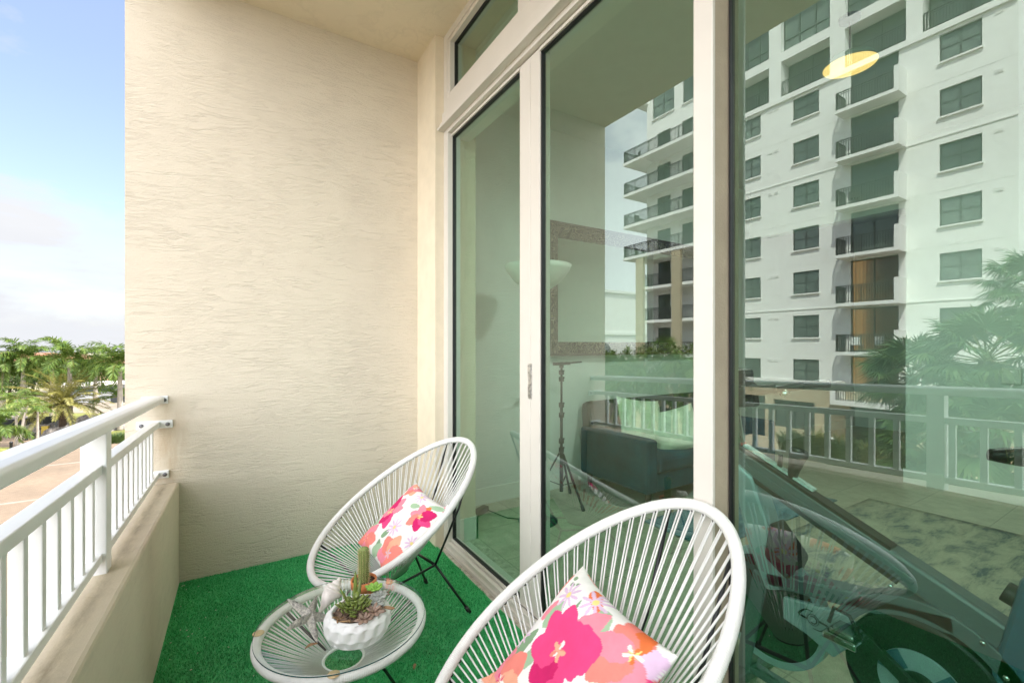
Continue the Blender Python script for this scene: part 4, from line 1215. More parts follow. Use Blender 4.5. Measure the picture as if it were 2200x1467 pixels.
# fork cover, flywheel
plate([(1.18, 0.93), (1.07, 0.86), (0.96, 0.56), (0.93, 0.46), (1.02, 0.42), (1.10, 0.60)], -0.05, 0.045, 'fork_cover', M['bike_silver'], bev=0.015)
plate([(1.00, 0.70), (0.90, 0.58), (0.93, 0.50), (1.02, 0.56)], -0.065, 0.06, 'brake_cover', M['black_plastic'], bev=0.015)
fwh = plate(arc(1.03, 0.345, 0.205, 0, 360, 59)[:-1], -0.02, 0.02, 'flywheel', M['black_plastic'], bev=0.006)
plate(arc(1.03, 0.345, 0.225, 0, 360, 59) + arc(1.03, 0.345, 0.198, 360, 0, 59), -0.024, 0.024, 'flywheel_rim', M['bike_silver'], fwh, 0.002)
# silver side cover with its emblem
cv = plate([(0.945, 0.435), (0.735, 0.475), (0.70, 0.44), (0.715, 0.38), (0.775, 0.30), (0.86, 0.335), (0.945, 0.352)], -0.062, -0.04, 'side_cover', M['bike_silver'], bev=0.006)
def emblem():
    mb = MB(); cy_, cz = 0.838, 0.402
    x0, x1 = -0.0645, -0.0625
    def strip(pts, wd):
        out = []; inn = []
        for i, (a, b) in enumerate(pts):
            p0 = pts[max(0, i - 1)]; p1 = pts[min(len(pts) - 1, i + 1)]
            dx, dy = p1[0] - p0[0], p1[1] - p0[1]; L = math.hypot(dx, dy) or 1
            w_ = wd if not hasattr(wd, '__call__') else wd(i / (len(pts) - 1))
            out.append((a - dy / L * w_, b + dx / L * w_)); inn.append((a + dy / L * w_, b - dx / L * w_))
        mb.prism([(bb(a), b) for a, b in out + inn[::-1]], 'x', x0, x1)
    strip(arc(cy_, cz, 0.0125, 50, 310, 14), 0.0018)                    # small C facing the viewer's right is mirrored below
    strip(arc(cy_, cz, 0.019, 0, 360, 24), 0.0008)
    # two wings, half-turn symmetric
    for s2 in (1, -1):
        P = [(cy_ + s2 * 0.020, cz - s2 * 0.004), (cy_ + s2 * 0.047, cz - s2 * 0.002)]
        strip(P, 0.0030)
        Q = [(cy_ + s2 * (0.050 - 0.05 * t), cz + s2 * (0.000 + 0.030 * math.sin(PI * 0.5 * min(1, t * 1.5)))) for t in [i / 12 for i in range(13)]]
        strip(Q, lambda t: 0.0034 * (1 - t) + 0.0006)
    o = mb.build('emblem', M['black_plastic'], cv)
emblem()
# crank arm and pedal
cr = MB().bar((-0.082, bb(HUB[0]), HUB[1]), (-0.082, bb(0.70), 0.455), 0.018, 0.036).lathe([(0, 0), (0.024, 0), (0.024, 0.02), (0, 0.02)], (0, 0, 0), 16).build('crank_arm', M['black_plastic'], bk, bevel=0.003)
MB().tube([(-0.098, bb(HUB[0]), HUB[1]), (-0.07, bb(HUB[0]), HUB[1])], 0.018, 14).build('crank_bolt', M['chrome'], cr)
pdl = MB().box((-0.20, bb(0.655), 0.435), (-0.10, bb(0.75), 0.46)).box((-0.19, bb(0.665), 0.46), (-0.11, bb(0.735), 0.475)).build('pedal', M['chrome'], bk, bevel=0.006)
MB().tube([(-0.15, bb(0.66), 0.46), (-0.15, bb(0.69), 0.52), (-0.15, bb(0.735), 0.525), (-0.15, bb(0.75), 0.47)], 0.006, 8).build('toe_cage', M['black_plastic'], pdl)
for (a, b) in ((0.615, 0.625), (0.405, 0.56), (0.36, 0.49)):
    MB().tube([(-0.058, bb(a), b), (-0.048, bb(a), b)], 0.007, 10).build('frame_bolt', M['chrome'], bk)
# seat mast, seat, knobs
MB().prism([(bb(0.40), 0.44), (bb(0.20), 0.30), (bb(0.17), 0.70), (bb(0.335), 0.775)], 'x', -0.05, 0.05).build('seat_mast', M['bike_blue'], bk, bevel=0.012)
MB().tube([(0, bb(0.27), 0.70), (0, bb(0.235), 1.02)], 0.024, 16).build('seat_post', M['chrome'], bk)
def seat():
    mb = MB(); n = 18; seg = 16; vs = []; fs = []
    for i in range(n + 1):
        t = i / n; yy = 0.405 - 0.30 * t
        wd = 0.022 + 0.10 * max(0, (t - 0.35) / 0.65) ** 1.2; hh2 = 0.032 * (1 - 0.35 * (1 - t)) * math.sin(PI * min(1, max(0.08, t * 0.9 + .1)) ** 0.8) + 0.006
        zc = 1.085 + 0.035 * t
        for k in range(seg):
            a = 2 * PI * k / seg
            vs.append((wd * math.cos(a), bb(yy), zc + hh2 * math.sin(a)))
    for i in range(n):
        for k in range(seg):
            l = (k + 1) % seg
            fs.append((i * seg + k, i * seg + l, (i + 1) * seg + l, (i + 1) * seg + k))
    fs += [tuple(range(seg)), tuple(n * seg + k for k in range(seg))]
    return mb.add(vs, fs, 0, True).build('saddle', M['black_plastic'], bk)
seat()
MB().bar((0, bb(0.33), 1.055), (0, bb(0.16), 1.055), 0.05, 0.03).build('saddle_rail', M['black_plastic'], bk)
kn = MB().tube([(-0.01, bb(0.34), 0.70), (-0.01, bb(0.372), 0.712)], 0.03, 14).build('adjust_knob', M['black_plastic'], bk, bevel=0.003)
MB().tube([(-0.01, bb(0.37), 0.711), (-0.01, bb(0.395), 0.722)], 0.012, 12).build('knob_shaft', M['chrome'], kn)
MB().lathe([(0, 0), (0.026, 0), (0.03, 0.012), (0.03, 0.026), (0, 0.026)], seg=6).build('knob_head', M['black_plastic'], kn)
q = kn.children[-1]; q.location = (-0.01, bb(0.393), 0.721); q.rotation_euler = (R(-66), 0, 0)
rk = MB().lathe([(0, 0), (0.016, 0), (0.021, 0.05), (0.034, 0.115), (0.030, 0.128), (0, 0.128)], seg=20).build('resistance_knob', M['black_plastic'], bk)
rk.location = (0, bb(0.945), 0.872); rk.rotation_euler = (R(14), 0, 0)
MB().bar((0, bb(0.99), 0.88), (0, bb(0.985), 0.965), 0.014, 0.012).build('brake_lever', M['black_plastic'], bk)
# handlebar mast, bars, screen
MB().tube([(0, bb(1.15), 0.90), (0, bb(1.19), 1.14)], 0.028, 16).build('handlebar_post', M['chrome'], bk)
MB().bar((0, bb(1.22), 1.15), (0, bb(1.08), 1.17), 0.05, 0.05).build('handlebar_clamp', M['black_plastic'], bk, bevel=0.01)
hb = MB()
for s2 in (-1, 1):
    hb.tube([(0, bb(1.10), 1.20), (0.10 * s2, bb(1.10), 1.205), (0.20 * s2, bb(1.06), 1.215), (0.21 * s2, bb(0.98), 1.235), (0.205 * s2, bb(0.90), 1.245)], 0.017, 12)
    hb.tube([(0.06 * s2, bb(1.10), 1.205), (0.065 * s2, bb(1.18), 1.25), (0.06 * s2, bb(1.22), 1.30)], 0.016, 12)
hb.build('handlebar', M['black_plastic'], bk)
MB().box((-0.08, bb(1.13), 1.225), (0.08, bb(1.20), 1.30)).build('console', M['black_plastic'], bk, bevel=0.02)
for (a, x0, x1) in ((1.13, -0.24, 0.24), (0.24, -0.24, 0.24)):
    MB().box((x0, bb(a) - 0.04, 0.0), (x1, bb(a) + 0.04, 0.045)).build('floor_bar', M['bike_grey'], bk, bevel=0.012)
MB().bar((0, bb(1.13), 0.03), (0, bb(1.05), 0.47), 0.06, 0.06).bar((0, bb(0.24), 0.03), (0, bb(0.29), 0.42), 0.07, 0.06).bar((0, bb(1.10), 0.05), (0, bb(0.26), 0.05), 0.05, 0.03).build('under_frame', M['bike_grey'], bk, bevel=0.006)
# thermostat on the far wall
o = MB().box((5.83, 0.98, 1.06), (5.849, 1.10, 1.20)).build('wall_switch', M['trim'], bevel=0.004); tag(o, 'pale switch plate on the wall deep inside the room', 'switch')

# ------------------------------------------------------------------ ground
GZ = -7.6
o = MB().box((-400, -300, GZ - 1), (400, 700, GZ)).build('ground', M['ground']); tag(o, kind='structure')
def sheet(name, poly, z, mat, kind='structure'):
    mb = MB().add([(x, y_, z) for x, y_ in poly], [tuple(range(len(poly)))])
    o = mb.build(name, mat, fixn=False)
    if o.data.polygons[0].normal.z < 0: o.data.flip_normals()
    return tag(o, kind=kind)
S_, C_ = math.sin(R(31.70)), math.cos(R(31.70))
def at(u, v, z):
    """point at height z seen at photo pixel (u, v)"""
    a = (u - 1100) / 960; k = (z - CAMH) / ((742 - v) / 960)
    return Vector(((S_ + C_ * a) * k, (C_ - S_ * a) * k, z))
def far(u, d, z):
    a = (u - 1100) / 960
    return Vector(((S_ + C_ * a) * d, (C_ - S_ * a) * d, z))

def strip_between(name, v0, v1, z, mat, u0=-500, u1=420, w0=0, w1=0):
    P = [at(u0, v0, GZ), at(u1, v0 + w0, GZ), at(u1, v1 + w1, GZ), at(u0, v1, GZ)]
    return sheet(name, [(p.x, p.y) for p in P], z, mat)
P0, P1 = at(-500, 936, GZ), at(420, 936, GZ)
sheet('brick_plaza', [(-40, -20), (-0.5, -20), (-0.5, 3.5), (14, 3.6), (P1.x, P1.y), (P0.x, P0.y)], GZ + 0.02, M['paving'])
for i, yy in enumerate((19.5, 27.0, 36.0, 46.0)):
    sheet('paver_band', [(-28, yy), (8, yy + 1.2), (8, yy + 1.5), (-28, yy + 0.30)], GZ + 0.026, M['band'])
sheet('paver_band', [(-5.1, -20), (-4.8, -20), (-6.8, 58), (-7.1, 58)], GZ + 0.031, M['band'])
strip_between('lawn', 935, 888, GZ + 0.04, M['lawn'])
strip_between('sandy_lot', 887.5, 862, GZ + 0.035, M['sand'])
strip_between('lawn', 884, 857, GZ + 0.05, M['lawn'], 10, 88)
strip_between('lawn', 902, 893, GZ + 0.046, M['sand'], -200, 60)
strip_between('lawn', 995, 962, GZ + 0.06, M['lawn'], -90, 30)
# ------------------------------------------------------------------ palms
def leaflet(mb, b, d, nrm, ln, wd):
    side = d.cross(nrm)
    if side.length < 1e-5: return
    side = side.normalized() * wd / 2
    m_ = b + d * ln * 0.45
    tip = b + d * ln + Vector((0, 0, -0.12 * ln))
    mb.add([b, m_ + side, tip, m_ - side], [(0, 1, 2, 3)])
def feather(mb, base, az, el, L, droop, n, ll, lw, rs, plume=0.0, rach=0.02):
    p = Vector(base); e = el; pts = [p.copy()]; dirs = []
    st = 14
    for i in range(st):
        d = Vector((math.cos(e) * math.cos(az), math.cos(e) * math.sin(az), math.sin(e)))
        dirs.append(d); p = p + d * (L / st); pts.append(p.copy())
        e -= droop / st * (0.4 + 1.5 * i / st)
        az += rs.uniform(-0.02, 0.02)
    mb.tube(pts, [rach * (1 - 0.85 * i / st) for i in range(st + 1)], 4, mi=1, caps=False)
    for i in range(n):
        t = 0.14 + 0.86 * i / (n - 1)
        k = min(st - 1, int(t * st)); f = t * st - k
        b = pts[k].lerp(pts[k + 1], min(1, f)); d = dirs[k]
        sd = d.cross(Vector((0, 0, 1))).normalized(); up = sd.cross(d).normalized()
        pr = (math.sin(PI * (0.12 + 0.80 * t)) ** 0.7)
        for s_ in (-1, 1):
            roll = rs.uniform(-0.25, 0.5) if plume <= 0 else rs.uniform(-plume, plume)
            v_ = (sd * s_ * math.cos(roll) + up * math.sin(roll)) * 0.85 + d * (0.45 + 0.35 * t) + Vector((0, 0, -0.18 - 0.2 * rs.random()))
            leaflet(mb, b, v_.normalized(), up, ll * pr * rs.uniform(0.8, 1.15), lw)
def fan_leaf(mb, base, az, el, Lp, rad, nseg, rs):
    d = Vector((math.cos(el) * math.cos(az), math.cos(el) * math.sin(az), math.sin(el)))
    p = Vector(base); mid = p + d * Lp * 0.5; tip = p + d * Lp + Vector((0, 0, -0.12 * Lp))
    mb.tube([p, mid, tip], [0.018, 0.013, 0.010], 4, mi=1, caps=False)
    d = (tip - mid).normalized()
    sd = d.cross(Vector((0, 0, 1))).normalized(); up = sd.cross(d).normalized()
    fold = rs.uniform(0.15, 0.5)
    for i in range(nseg):
        a = -2.25 + 4.5 * i / (nseg - 1)
        v_ = d * math.cos(a) + sd * math.sin(a) + up * (-fold * abs(math.sin(a)) + rs.uniform(-0.08, 0.08))
        ln = rad * (0.72 + 0.28 * math.cos(a * 0.6)) * rs.uniform(0.88, 1.08)
        v_.normalize()
        side = v_.cross(up).normalized() * rad * 0.034
        m_ = tip + v_ * ln * 0.5
        e_ = tip + v_ * ln + Vector((0, 0, -0.20 * ln * (0.6 + rs.random())))
        mb.add([tip, m_ + side, e_, m_ - side], [(0, 1, 2, 3)])
def trunk_mesh(h, r0, r1, kind, bend=(0, 0)):
    mb = MB(); n = 26; pts = []; rr = []
    for i in range(n + 1):
        t = i / n
        pts.append((bend[0] * t * t, bend[1] * t * t, h * t))
        r = r0 + (r1 - r0) * t
        if kind == 'royal': r *= 1 + 0.16 * math.sin(PI * min(1, t * 1.3)) + 0.01 * (i % 2)
        else: r *= 1 + 0.06 * ((i * 7) % 3 - 1)
        rr.append(r)
    return mb.tube(pts, rr, 14)
MESH = {}
def crown_mesh(kind, seed):
    key = (kind, seed)
    if key in MESH: return MESH[key]
    rs = random.Random(seed * 13 + 5); mb = MB()
    if kind == 'royal':
        mb.tube([(0, 0, -0.9), (0, 0, -0.3), (0, 0, 0.15)], [0.15, 0.13, 0.05], 10, mi=2)
        n = 24
        for i in range(n):
            el = (1.3, 0.95, 0.55, 0.2, -0.2)[i % 5] + rs.uniform(-.15, .15)
            feather(mb, (0, 0, 0), i * 2.4 + rs.uniform(-.2, .2), el, rs.uniform(2.9, 3.7), 1.5 + rs.uniform(0, .6), 44, 0.80, 0.085, rs, 0.9)
    elif kind == 'date':
        n = 46
        for i in range(n):
            t = i / n
            feather(mb, (0, 0, 0), i * 2.4, 1.35 - 1.75 * t + rs.uniform(-.1, .1), rs.uniform(2.8, 3.4), 0.75 + rs.uniform(0, .3), 40, 0.42, 0.045, rs, 0.0, 0.03)
        for i in range(26):
            a = rs.uniform(0, 6.28); mb.tube([(0.2 * math.cos(a), 0.2 * math.sin(a), -0.1), (0.42 * math.cos(a), 0.42 * math.sin(a), -0.75 - rs.random() * .4)], [0.03, 0.012], 4, mi=1)
    elif kind == 'small':
        n = 12
        for i in range(n):
            feather(mb, (0, 0, 0), i * 2.4, 1.0 - 1.1 * (i % 4) / 4 + rs.uniform(-.15, .15), rs.uniform(1.3, 1.8), 1.5, 26, 0.34, 0.05, rs, 0.5, 0.012)
    elif kind == 'plume':
        n = 20
        for i in range(n):
            feather(mb, (0, 0, 0), i * 2.4, 1.3 - 1.5 * i / n + rs.uniform(-.1, .1), rs.uniform(2.1, 2.7), 1.7 + rs.uniform(0, .4), 52, 0.42, 0.042, rs, 3.1, 0.016)
    elif kind == 'fan':
        n = 34
        for i in range(n):
            fan_leaf(mb, (0, 0, 0), i * 2.4, 1.35 - 2.0 * i / n + rs.uniform(-.12, .12), rs.uniform(0.8, 1.3), rs.uniform(0.78, 1.0), 34, rs)
    mat = {'royal': 'royal', 'date': 'date', 'small': 'royal', 'plume': 'royal', 'fan': 'fan'}[kind]
    o = mb.build('crown', [M[mat], M['date'], M['royal_shaft']], fixn=False)
    MESH[key] = o.data
    bpy.data.objects.remove(o)
    return MESH[key]
M['royal_shaft'] = simple('green_crownshaft', (0.10, 0.17, 0.04), 0.5)
def palm(kind, base, ztop, label, seed=0, scale=1.0, bend=(0, 0), r=None, group=None, name=None):
    t = empty(name or {'royal': 'royal_palm', 'date': 'date_palm', 'small': 'young_palm', 'plume': 'plume_palm', 'fan': 'fan_palm'}[kind], tuple(base), 0, label, 'palm tree', group)
    h = ztop - base[2]
    r0, r1, mat = {'royal': (0.24, 0.17, 'trunk_grey'), 'date': (0.30, 0.26, 'trunk_dark'), 'small': (0.11, 0.07, 'trunk_grey'), 'plume': (0.14, 0.10, 'trunk_grey'), 'fan': (0.17, 0.15, 'trunk_dark')}[kind]
    trunk_mesh(h, r0, r1, kind, bend).build('trunk', M[mat], t)
    c = bpy.data.objects.new('crown', crown_mesh(kind, seed)); COL.objects.link(c); c.parent = t
    c.location = (bend[0], bend[1], h); c.scale = (scale,) * 3; c.rotation_euler = (0, 0, seed * 1.7 + len(label))
    return t
GP = 'palms round the plaza'
b = at(135, 934, GZ); palm('date', b, -4.4, 'date palm with dark trunk and yellow green arching fronds, middle of the plaza palms', 1, 1.4, group=GP)
b = at(150, 927, GZ); palm('royal', b, -0.1, 'tall royal palm with smooth grey trunk rising right behind the date palm', 1, 1.05, group=GP)
b = at(6, 906, GZ); palm('royal', b, -1.3, 'royal palm with thick pale trunk at the left edge of the view', 2, 1.2, group=GP)
b = at(50, 905, GZ); palm('royal', b, 0.0, 'tall bushy royal palm just right of the pale trunked palm', 3, 1.0, group=GP)
b = at(258, 925, GZ); palm('royal', b, -0.6, 'royal palm partly hidden by the edge of the stucco wall', 4, 1.15, group=GP)
b = at(205, 905, GZ); palm('royal', b, -1.4, 'royal palm with drooping dark crown left of the wall edge palm', 5, 0.95, group=GP)
b = at(112, 900, GZ); palm('royal', b, -1.4, 'royal palm whose dark crown shows left above the date palm', 6, 0.95, group=GP)
b = at(255, 918, GZ); palm('small', b, -4.3, 'low dark cycad like palm at the foot of the wall edge', 7, 1.9, group=GP)
b = at(35, 958, GZ); palm('small', b, -3.4, 'thin young palm, first of three slim trunks beside the road', 1, 1.2, group=GP)
b = at(43, 965, GZ); palm('small', b, -3.9, 'thin young palm with leaning slim trunk nearest the paving', 2, 1.1, bend=(0.4, 0.2), group=GP)
b = at(52, 940, GZ); palm('small', b, -3.7, 'thin young palm, farthest of the three slim trunks', 3, 1.2, group=GP)
b = at(81, 955, GZ); palm('small', b, -4.6, 'slim bare trunked young palm left of the street lamp', 4, 0.9, group=GP)
b = at(-14, 1010, GZ); palm('royal', b, -4.7, 'low palm with dark fronds reaching in at the left edge near the railing', 7, 0.75, group=GP)

GF = 'fan palms in the courtyard'
palm('fan', (-16.6, 5.7, GZ), 0.35, 'fan palm with spiky round leaves beside the stacked balconies in the reflection', 1, 1.0, group=GF)
palm('fan', (-15.9, 3.8, GZ), 0.95, 'dense fan palm right of the balconies in the reflection', 2, 1.15, group=GF)
palm('fan', (-18.3, 3.3, GZ), 3.2, 'tallest fan palm, high at the right end of the reflection', 3, 0.85, group=GF)
palm('fan', (-14.4, 3.2, GZ), -0.9, 'lower fan palm behind the reflected railing post', 4, 1.1, group=GF)
palm('fan', (-15.5, 5.0, GZ), -1.9, 'lowest fan palm, hanging leaves below the reflected top rail', 5, 1.0, group=GF)
palm('fan', (-15.0, 1.5, GZ), 1.2, 'fan palm beyond the right end of the reflection', 6, 1.0, group=GF)
GQ = 'bushy palms in the courtyard'
for i, (x, y_, z, lb) in enumerate(((-14.4, 16.3, 0.0, 'bushy plume palm in front of the distant cream building in the reflection'), (-14.2, 13.2, 0.4, 'tallest bushy plume palm below the reflected corner balconies'), (-13.0, 11.4, -0.3, 'bushy plume palm next to the white post in the reflection'), (-12.2, 13.0, -0.7, 'bushy plume palm low behind the reflected top rail'), (-12.6, 14.8, -0.9, 'low bushy plume palm over the reflected sofa back'), (-15.5, 18.5, -0.2, 'bushy plume palm farthest left in the reflection'))):
    palm('plume', (x, y_, GZ), z, lb, i, 1.0, group=GQ)

# ------------------------------------------------------------------ broadleaf trees beyond the lot
def leafy_tree(base, h, rad, label, seed, group):
    rs = random.Random(seed); t = empty('broadleaf_tree', tuple(base), 0, label, 'tree', group)
    mb = MB().tube([(0, 0, 0), (0.1, 0, h * 0.3), (0, 0.1, h * 0.62)], [0.25, 0.2, 0.1], 8)
    for k in range(5):
        a = k * 1.26; mb.tube([(0, 0, h * 0.35), (rad * 0.5 * math.cos(a), rad * 0.5 * math.sin(a), h * 0.7)], [0.12, 0.04], 6)
    mb.build('trunk', M['trunk_dark'], t)
    cl = [(rs.uniform(-.6, .6) * rad, rs.uniform(-.6, .6) * rad, h * rs.uniform(0.35, 0.85), rad * rs.uniform(0.3, 0.5)) for _ in range(13)]
    mb = MB()
    for i in range(2600):
        c = cl[i % 13]
        d = Vector((rs.gauss(0, 1), rs.gauss(0, 1), rs.gauss(0, 1))).normalized() * c[3] * rs.uniform(0.55, 1.05)
        p = Vector(c[:3]) + Vector((d.x, d.y, d.z * 0.75))
        q = Vector((rs.gauss(0, 1), rs.gauss(0, 1), rs.gauss(0, 1))).normalized(); r2 = q.orthogonal().normalized()
        s2 = rs.uniform(0.12, 0.24)
        mb.add([p - q * s2, p + r2 * s2 * .6, p + q * s2, p - r2 * s2 * .6], [(0, 1, 2, 3)])
    mb.build('crown', M['hedge'], t, fixn=False)
GT_ = 'trees beyond the sandy lot'
for i, (u, d, h, rad, lb) in enumerate(((20, 78, 6.6, 5.5, 'round dark tree behind the leftmost palms'), (70, 84, 6.0, 6.0, 'round tree below the left red tiled roof'), (108, 80, 6.2, 5.0, 'dark tree between the two palm groups beyond the lot'), (145, 86, 6.4, 5.5, 'broad tree behind the date palm crown'), (186, 84, 6.0, 5.0, 'dark tree under the small grey dome'), (265, 88, 6.5, 4.0, 'tree beside the stucco wall edge, behind the palms'))):
    leafy_tree(far(u, d, GZ), h, rad, lb, i + 20, GT_)

# ------------------------------------------------------------------ low buildings beyond
def house(u, d, w_, dp, h, rh, mat, label, ang=0.0, eave=0.6, arches=0, name='tiled_roof_house'):
    t = empty(name, tuple(far(u, d, GZ)), R(31.7 - 45 + 40) * 0 + ang, label, 'building')
    MB().box((-w_ / 2, 0, 0), (w_ / 2, dp, h)).build('wall', M[mat], t)
    if rh:
        a, b = w_ / 2 + eave, dp / 2 + eave
        ins = min(b * 0.95, a * 0.9)
        vs = [(-a, -eave, h), (a, -eave, h), (a, dp + eave, h), (-a, dp + eave, h), (-a + ins, dp / 2, h + rh), (a - ins, dp / 2, h + rh)]
        MB().add(vs, [(0, 1, 5, 4), (1, 2, 5), (2, 3, 4, 5), (3, 0, 4), (3, 2, 1, 0)]).build('roof', M['roof'], t)
    return t
t = house(48, 128, 26, 14, 4.2, 2.6, 'peach', 'peach house with a red tiled hip roof above the left palms', 0.25)
for k in range(5): MB().box((-9 + 4 * k, -0.05, 1.2), (-7.6 + 4 * k, -0.01, 3.0)).build('window', M['pane'], t)
t = house(236, 112, 22, 12, 4.9, 1.3, 'peach', 'peach building with arched windows and red tiled roof beside the wall edge', 0.1)
for k in range(6):
    y0 = -8.5 + 3.1 * k
    MB().prism([(y0, 1.0), (y0 + 1.6, 1.0), (y0 + 1.6, 3.0)] + [(y0 + 0.8 + 0.8 * math.cos(R(a)), 3.0 + 0.8 * math.sin(R(a))) for a in range(20, 180, 20)] + [(y0, 3.0)], 'y', -0.05, -0.01).build('arched_window', M['pane'], t)
t = house(232, 99, 16, 6, 4.0, 1.3, 'peach', 'low red roofed building behind the grey pavilion', 0.1)
t = empty('grey_pavilion', tuple(far(203, 70, GZ)), 0.12, 'low flat roofed grey pavilion at the edge of the sandy lot', 'building')
MB().box((-3.5, 0, 0), (7.5, 5, 2.75)).build('wall', M['grey_panel'], t)
MB().box((-3.9, -0.5, 2.75), (8.0, 5.4, 3.05)).build('roof', M['white_frame'], t)
MB().box((-2.6, -0.04, 1.7), (2.2, -0.01, 2.4)).build('window', M['pane'], t)
MB().box((2.6, -0.05, 0.0), (3.7, -0.01, 2.1)).build('door', M['win_frame'], t)
o = MB().box((2.0, -2.2, 0), (7.5, -2.1, 1.2)).build('low_screen_fence', M['screen']); o.location = far(203, 70, GZ); o.rotation_euler.z = 0.12; tag(o, 'dark low screen fence in front of the grey pavilion', 'fence')
t = empty('domed_cupola', tuple(far(172, 124, GZ)), 0, 'peach tower topped by a small grey dome above the palms', 'tower')
MB().box((-1.3, -1.3, 0), (1.3, 1.3, 7.0)).build('shaft', M['peach'], t)
MB().lathe([(1.5, 7.0), (1.5, 7.2), (1.3, 7.7), (0.8, 8.2), (0.1, 8.45), (0, 8.45)], seg=20).build('dome', M['grey_panel'], t)
# windscreened fence, rubble heap, lamps, bollards
t = empty('windscreen_fence', tuple(at(40, 931, GZ)), 0.35, 'chain link fence hung with black windscreen cloth along the lawn', 'fence')
MB().box((-4.5, -0.02, 0.1), (3.0, 0.02, 1.5)).build('windscreen_cloth', M['screen'], t)
for k in range(4): MB().tube([(-4.5 + 2.5 * k, 0.05, 0), (-4.5 + 2.5 * k, 0.05, 1.6)], 0.035, 8).build('post', M['steel'], t)
def heap(u, v, w_, h, seed, label):
    rs = random.Random(seed); N = 26; vs = []; fs = []
    ph = [rs.uniform(0, 6) for _ in range(8)]
    for i in range(N + 1):
        for j in range(N + 1):
            x, y_ = -1 + 2 * i / N, -1 + 2 * j / N
            e = max(0, 1 - (abs(x) ** 2.5 + abs(y_) ** 2.5)) ** 0.5
            z = e * (0.7 + 0.2 * math.sin(5 * x + ph[0]) + 0.15 * math.sin(9 * y_ + 7 * x + ph[1]) + 0.12 * rs.random())
            vs.append((x * w_ / 2, y_ * w_ * 0.22, z * h))
    for i in range(N):
        for j in range(N):
            a = i * (N + 1) + j; fs.append((a, a + N + 1, a + N + 2, a + 1))
    o = MB().add(vs, fs, 0, False).build('rubble_heap', M['junk'], fixn=False); o.location = at(u, v, GZ); o.rotation_euler.z = 0.35
    return tag(o, label, 'heap')
heap(118, 932, 5.0, 1.5, 2, 'heap of grey sheeting and rubble left of the date palm trunk')
heap(190, 928, 7.0, 1.7, 3, 'long heap of grey sheeting and rubble right of the date palm trunk')
def street_lamp(u, v, label, heads, h=3.2):
    t = empty('street_lamp', tuple(at(u, v, GZ)), 0.3, label, 'street lamp', 'street lamps on the plaza')
    MB().lathe([(0, 0), (0.14, 0), (0.13, 0.35), (0.06, 0.5), (0.05, h), (0, h)], seg=12).build('pole', M['win_frame'], t)
    for k in range(heads):
        dx = 0 if heads == 1 else (-0.5, 0.5)[k]
        if dx: MB().tube([(0, 0, h - 0.25), (dx * .7, 0, h - 0.15), (dx, 0, h - 0.05)], 0.03, 8).build('arm', M['win_frame'], t)
        MB().lathe([(0, h - 0.05), (0.10, h - 0.05), (0.19, h + 0.36), (0.22, h + 0.38), (0.1, h + 0.5), (0, h + 0.54)], (dx, 0, 0), 10).build('lantern', M['black_plastic'], t)
street_lamp(91, 935, 'twin headed dark street lamp left of the date palm', 2, 2.4)
street_lamp(36, 925, 'single dark street lamp among the slim young palm trunks', 1, 2.0)
street_lamp(120, 937, 'single dark street lamp close left of the date palm trunk', 1, 2.6)
o = MB().box((-0.25, -0.15, 0), (0.25, 0.15, 0.95)).box((-0.28, -0.18, 0.95), (0.28, 0.18, 1.03)).build('utility_box', M['yellow'], bevel=0.02); o.location = at(93, 936, GZ) + Vector((0.3, -0.6, 0)); tag(o, 'small yellow utility box at the foot of the twin street lamp', 'box')
bol = None
for (u, v, lb) in ((73, 950, 'dark bollard on the paving right of the slim palms'), (24, 972, 'dark bollard beside the nearest slim palm trunk'), (57, 946, 'dark bollard between the slim trunks')):
    if bol is None: bol = MB().lathe([(0, 0), (0.13, 0), (0.12, 0.1), (0.10, 0.15), (0.10, 0.75), (0.13, 0.8), (0.10, 0.92), (0, 0.98)], seg=14).build('bollard', M['black_plastic']); q = bol
    else: q = bol.copy(); COL.objects.link(q)
    q.location = at(u, v, GZ); tag(q, lb, 'bollard', 'bollards on the plaza')
def clump(loc, n, h, w_, seed, mat, label, group, name='grass_clump'):
    rs = random.Random(seed); mb = MB()
    for i in range(n):
        a = rs.uniform(0, 6.28); r = w_ * math.sqrt(rs.random()) * 0.5
        b_ = Vector((r * math.cos(a), r * math.sin(a), 0)); l = h * rs.uniform(0.6, 1.1)
        o_ = Vector((math.cos(a) + rs.uniform(-.6, .6), math.sin(a) + rs.uniform(-.6, .6), 0)) * l * rs.uniform(0.15, 0.55)
        s2 = Vector((-math.sin(a), math.cos(a), 0)) * rs.uniform(0.012, 0.03)
        m_ = b_ + o_ * 0.35 + Vector((0, 0, l * 0.65)); e_ = b_ + o_ + Vector((0, 0, l * 0.85))
        mb.add([b_ - s2, b_ + s2, m_ + s2, m_ - s2, e_], [(0, 1, 2, 3), (3, 2, 4)])
    o = mb.build(name, M[mat], fixn=False); o.location = loc
    return tag(o, label, 'plant', group)
clump(at(42, 978, GZ), 300, 0.7, 1.6, 31, 'hedge', 'dark low shrub at the foot of the slim palms, just above the rail', 'shrubs', 'low_shrub')
clump(at(16, 1178, GZ), 500, 0.9, 2.2, 32, 'hedge', 'green shrub on the paving seen between the lower balusters', 'shrubs', 'low_shrub')
clump(at(262, 948, GZ), 500, 0.9, 2.4, 33, 'hedge', 'low shrub beside the stucco wall, seen just over the railing', 'shrubs', 'low_shrub')

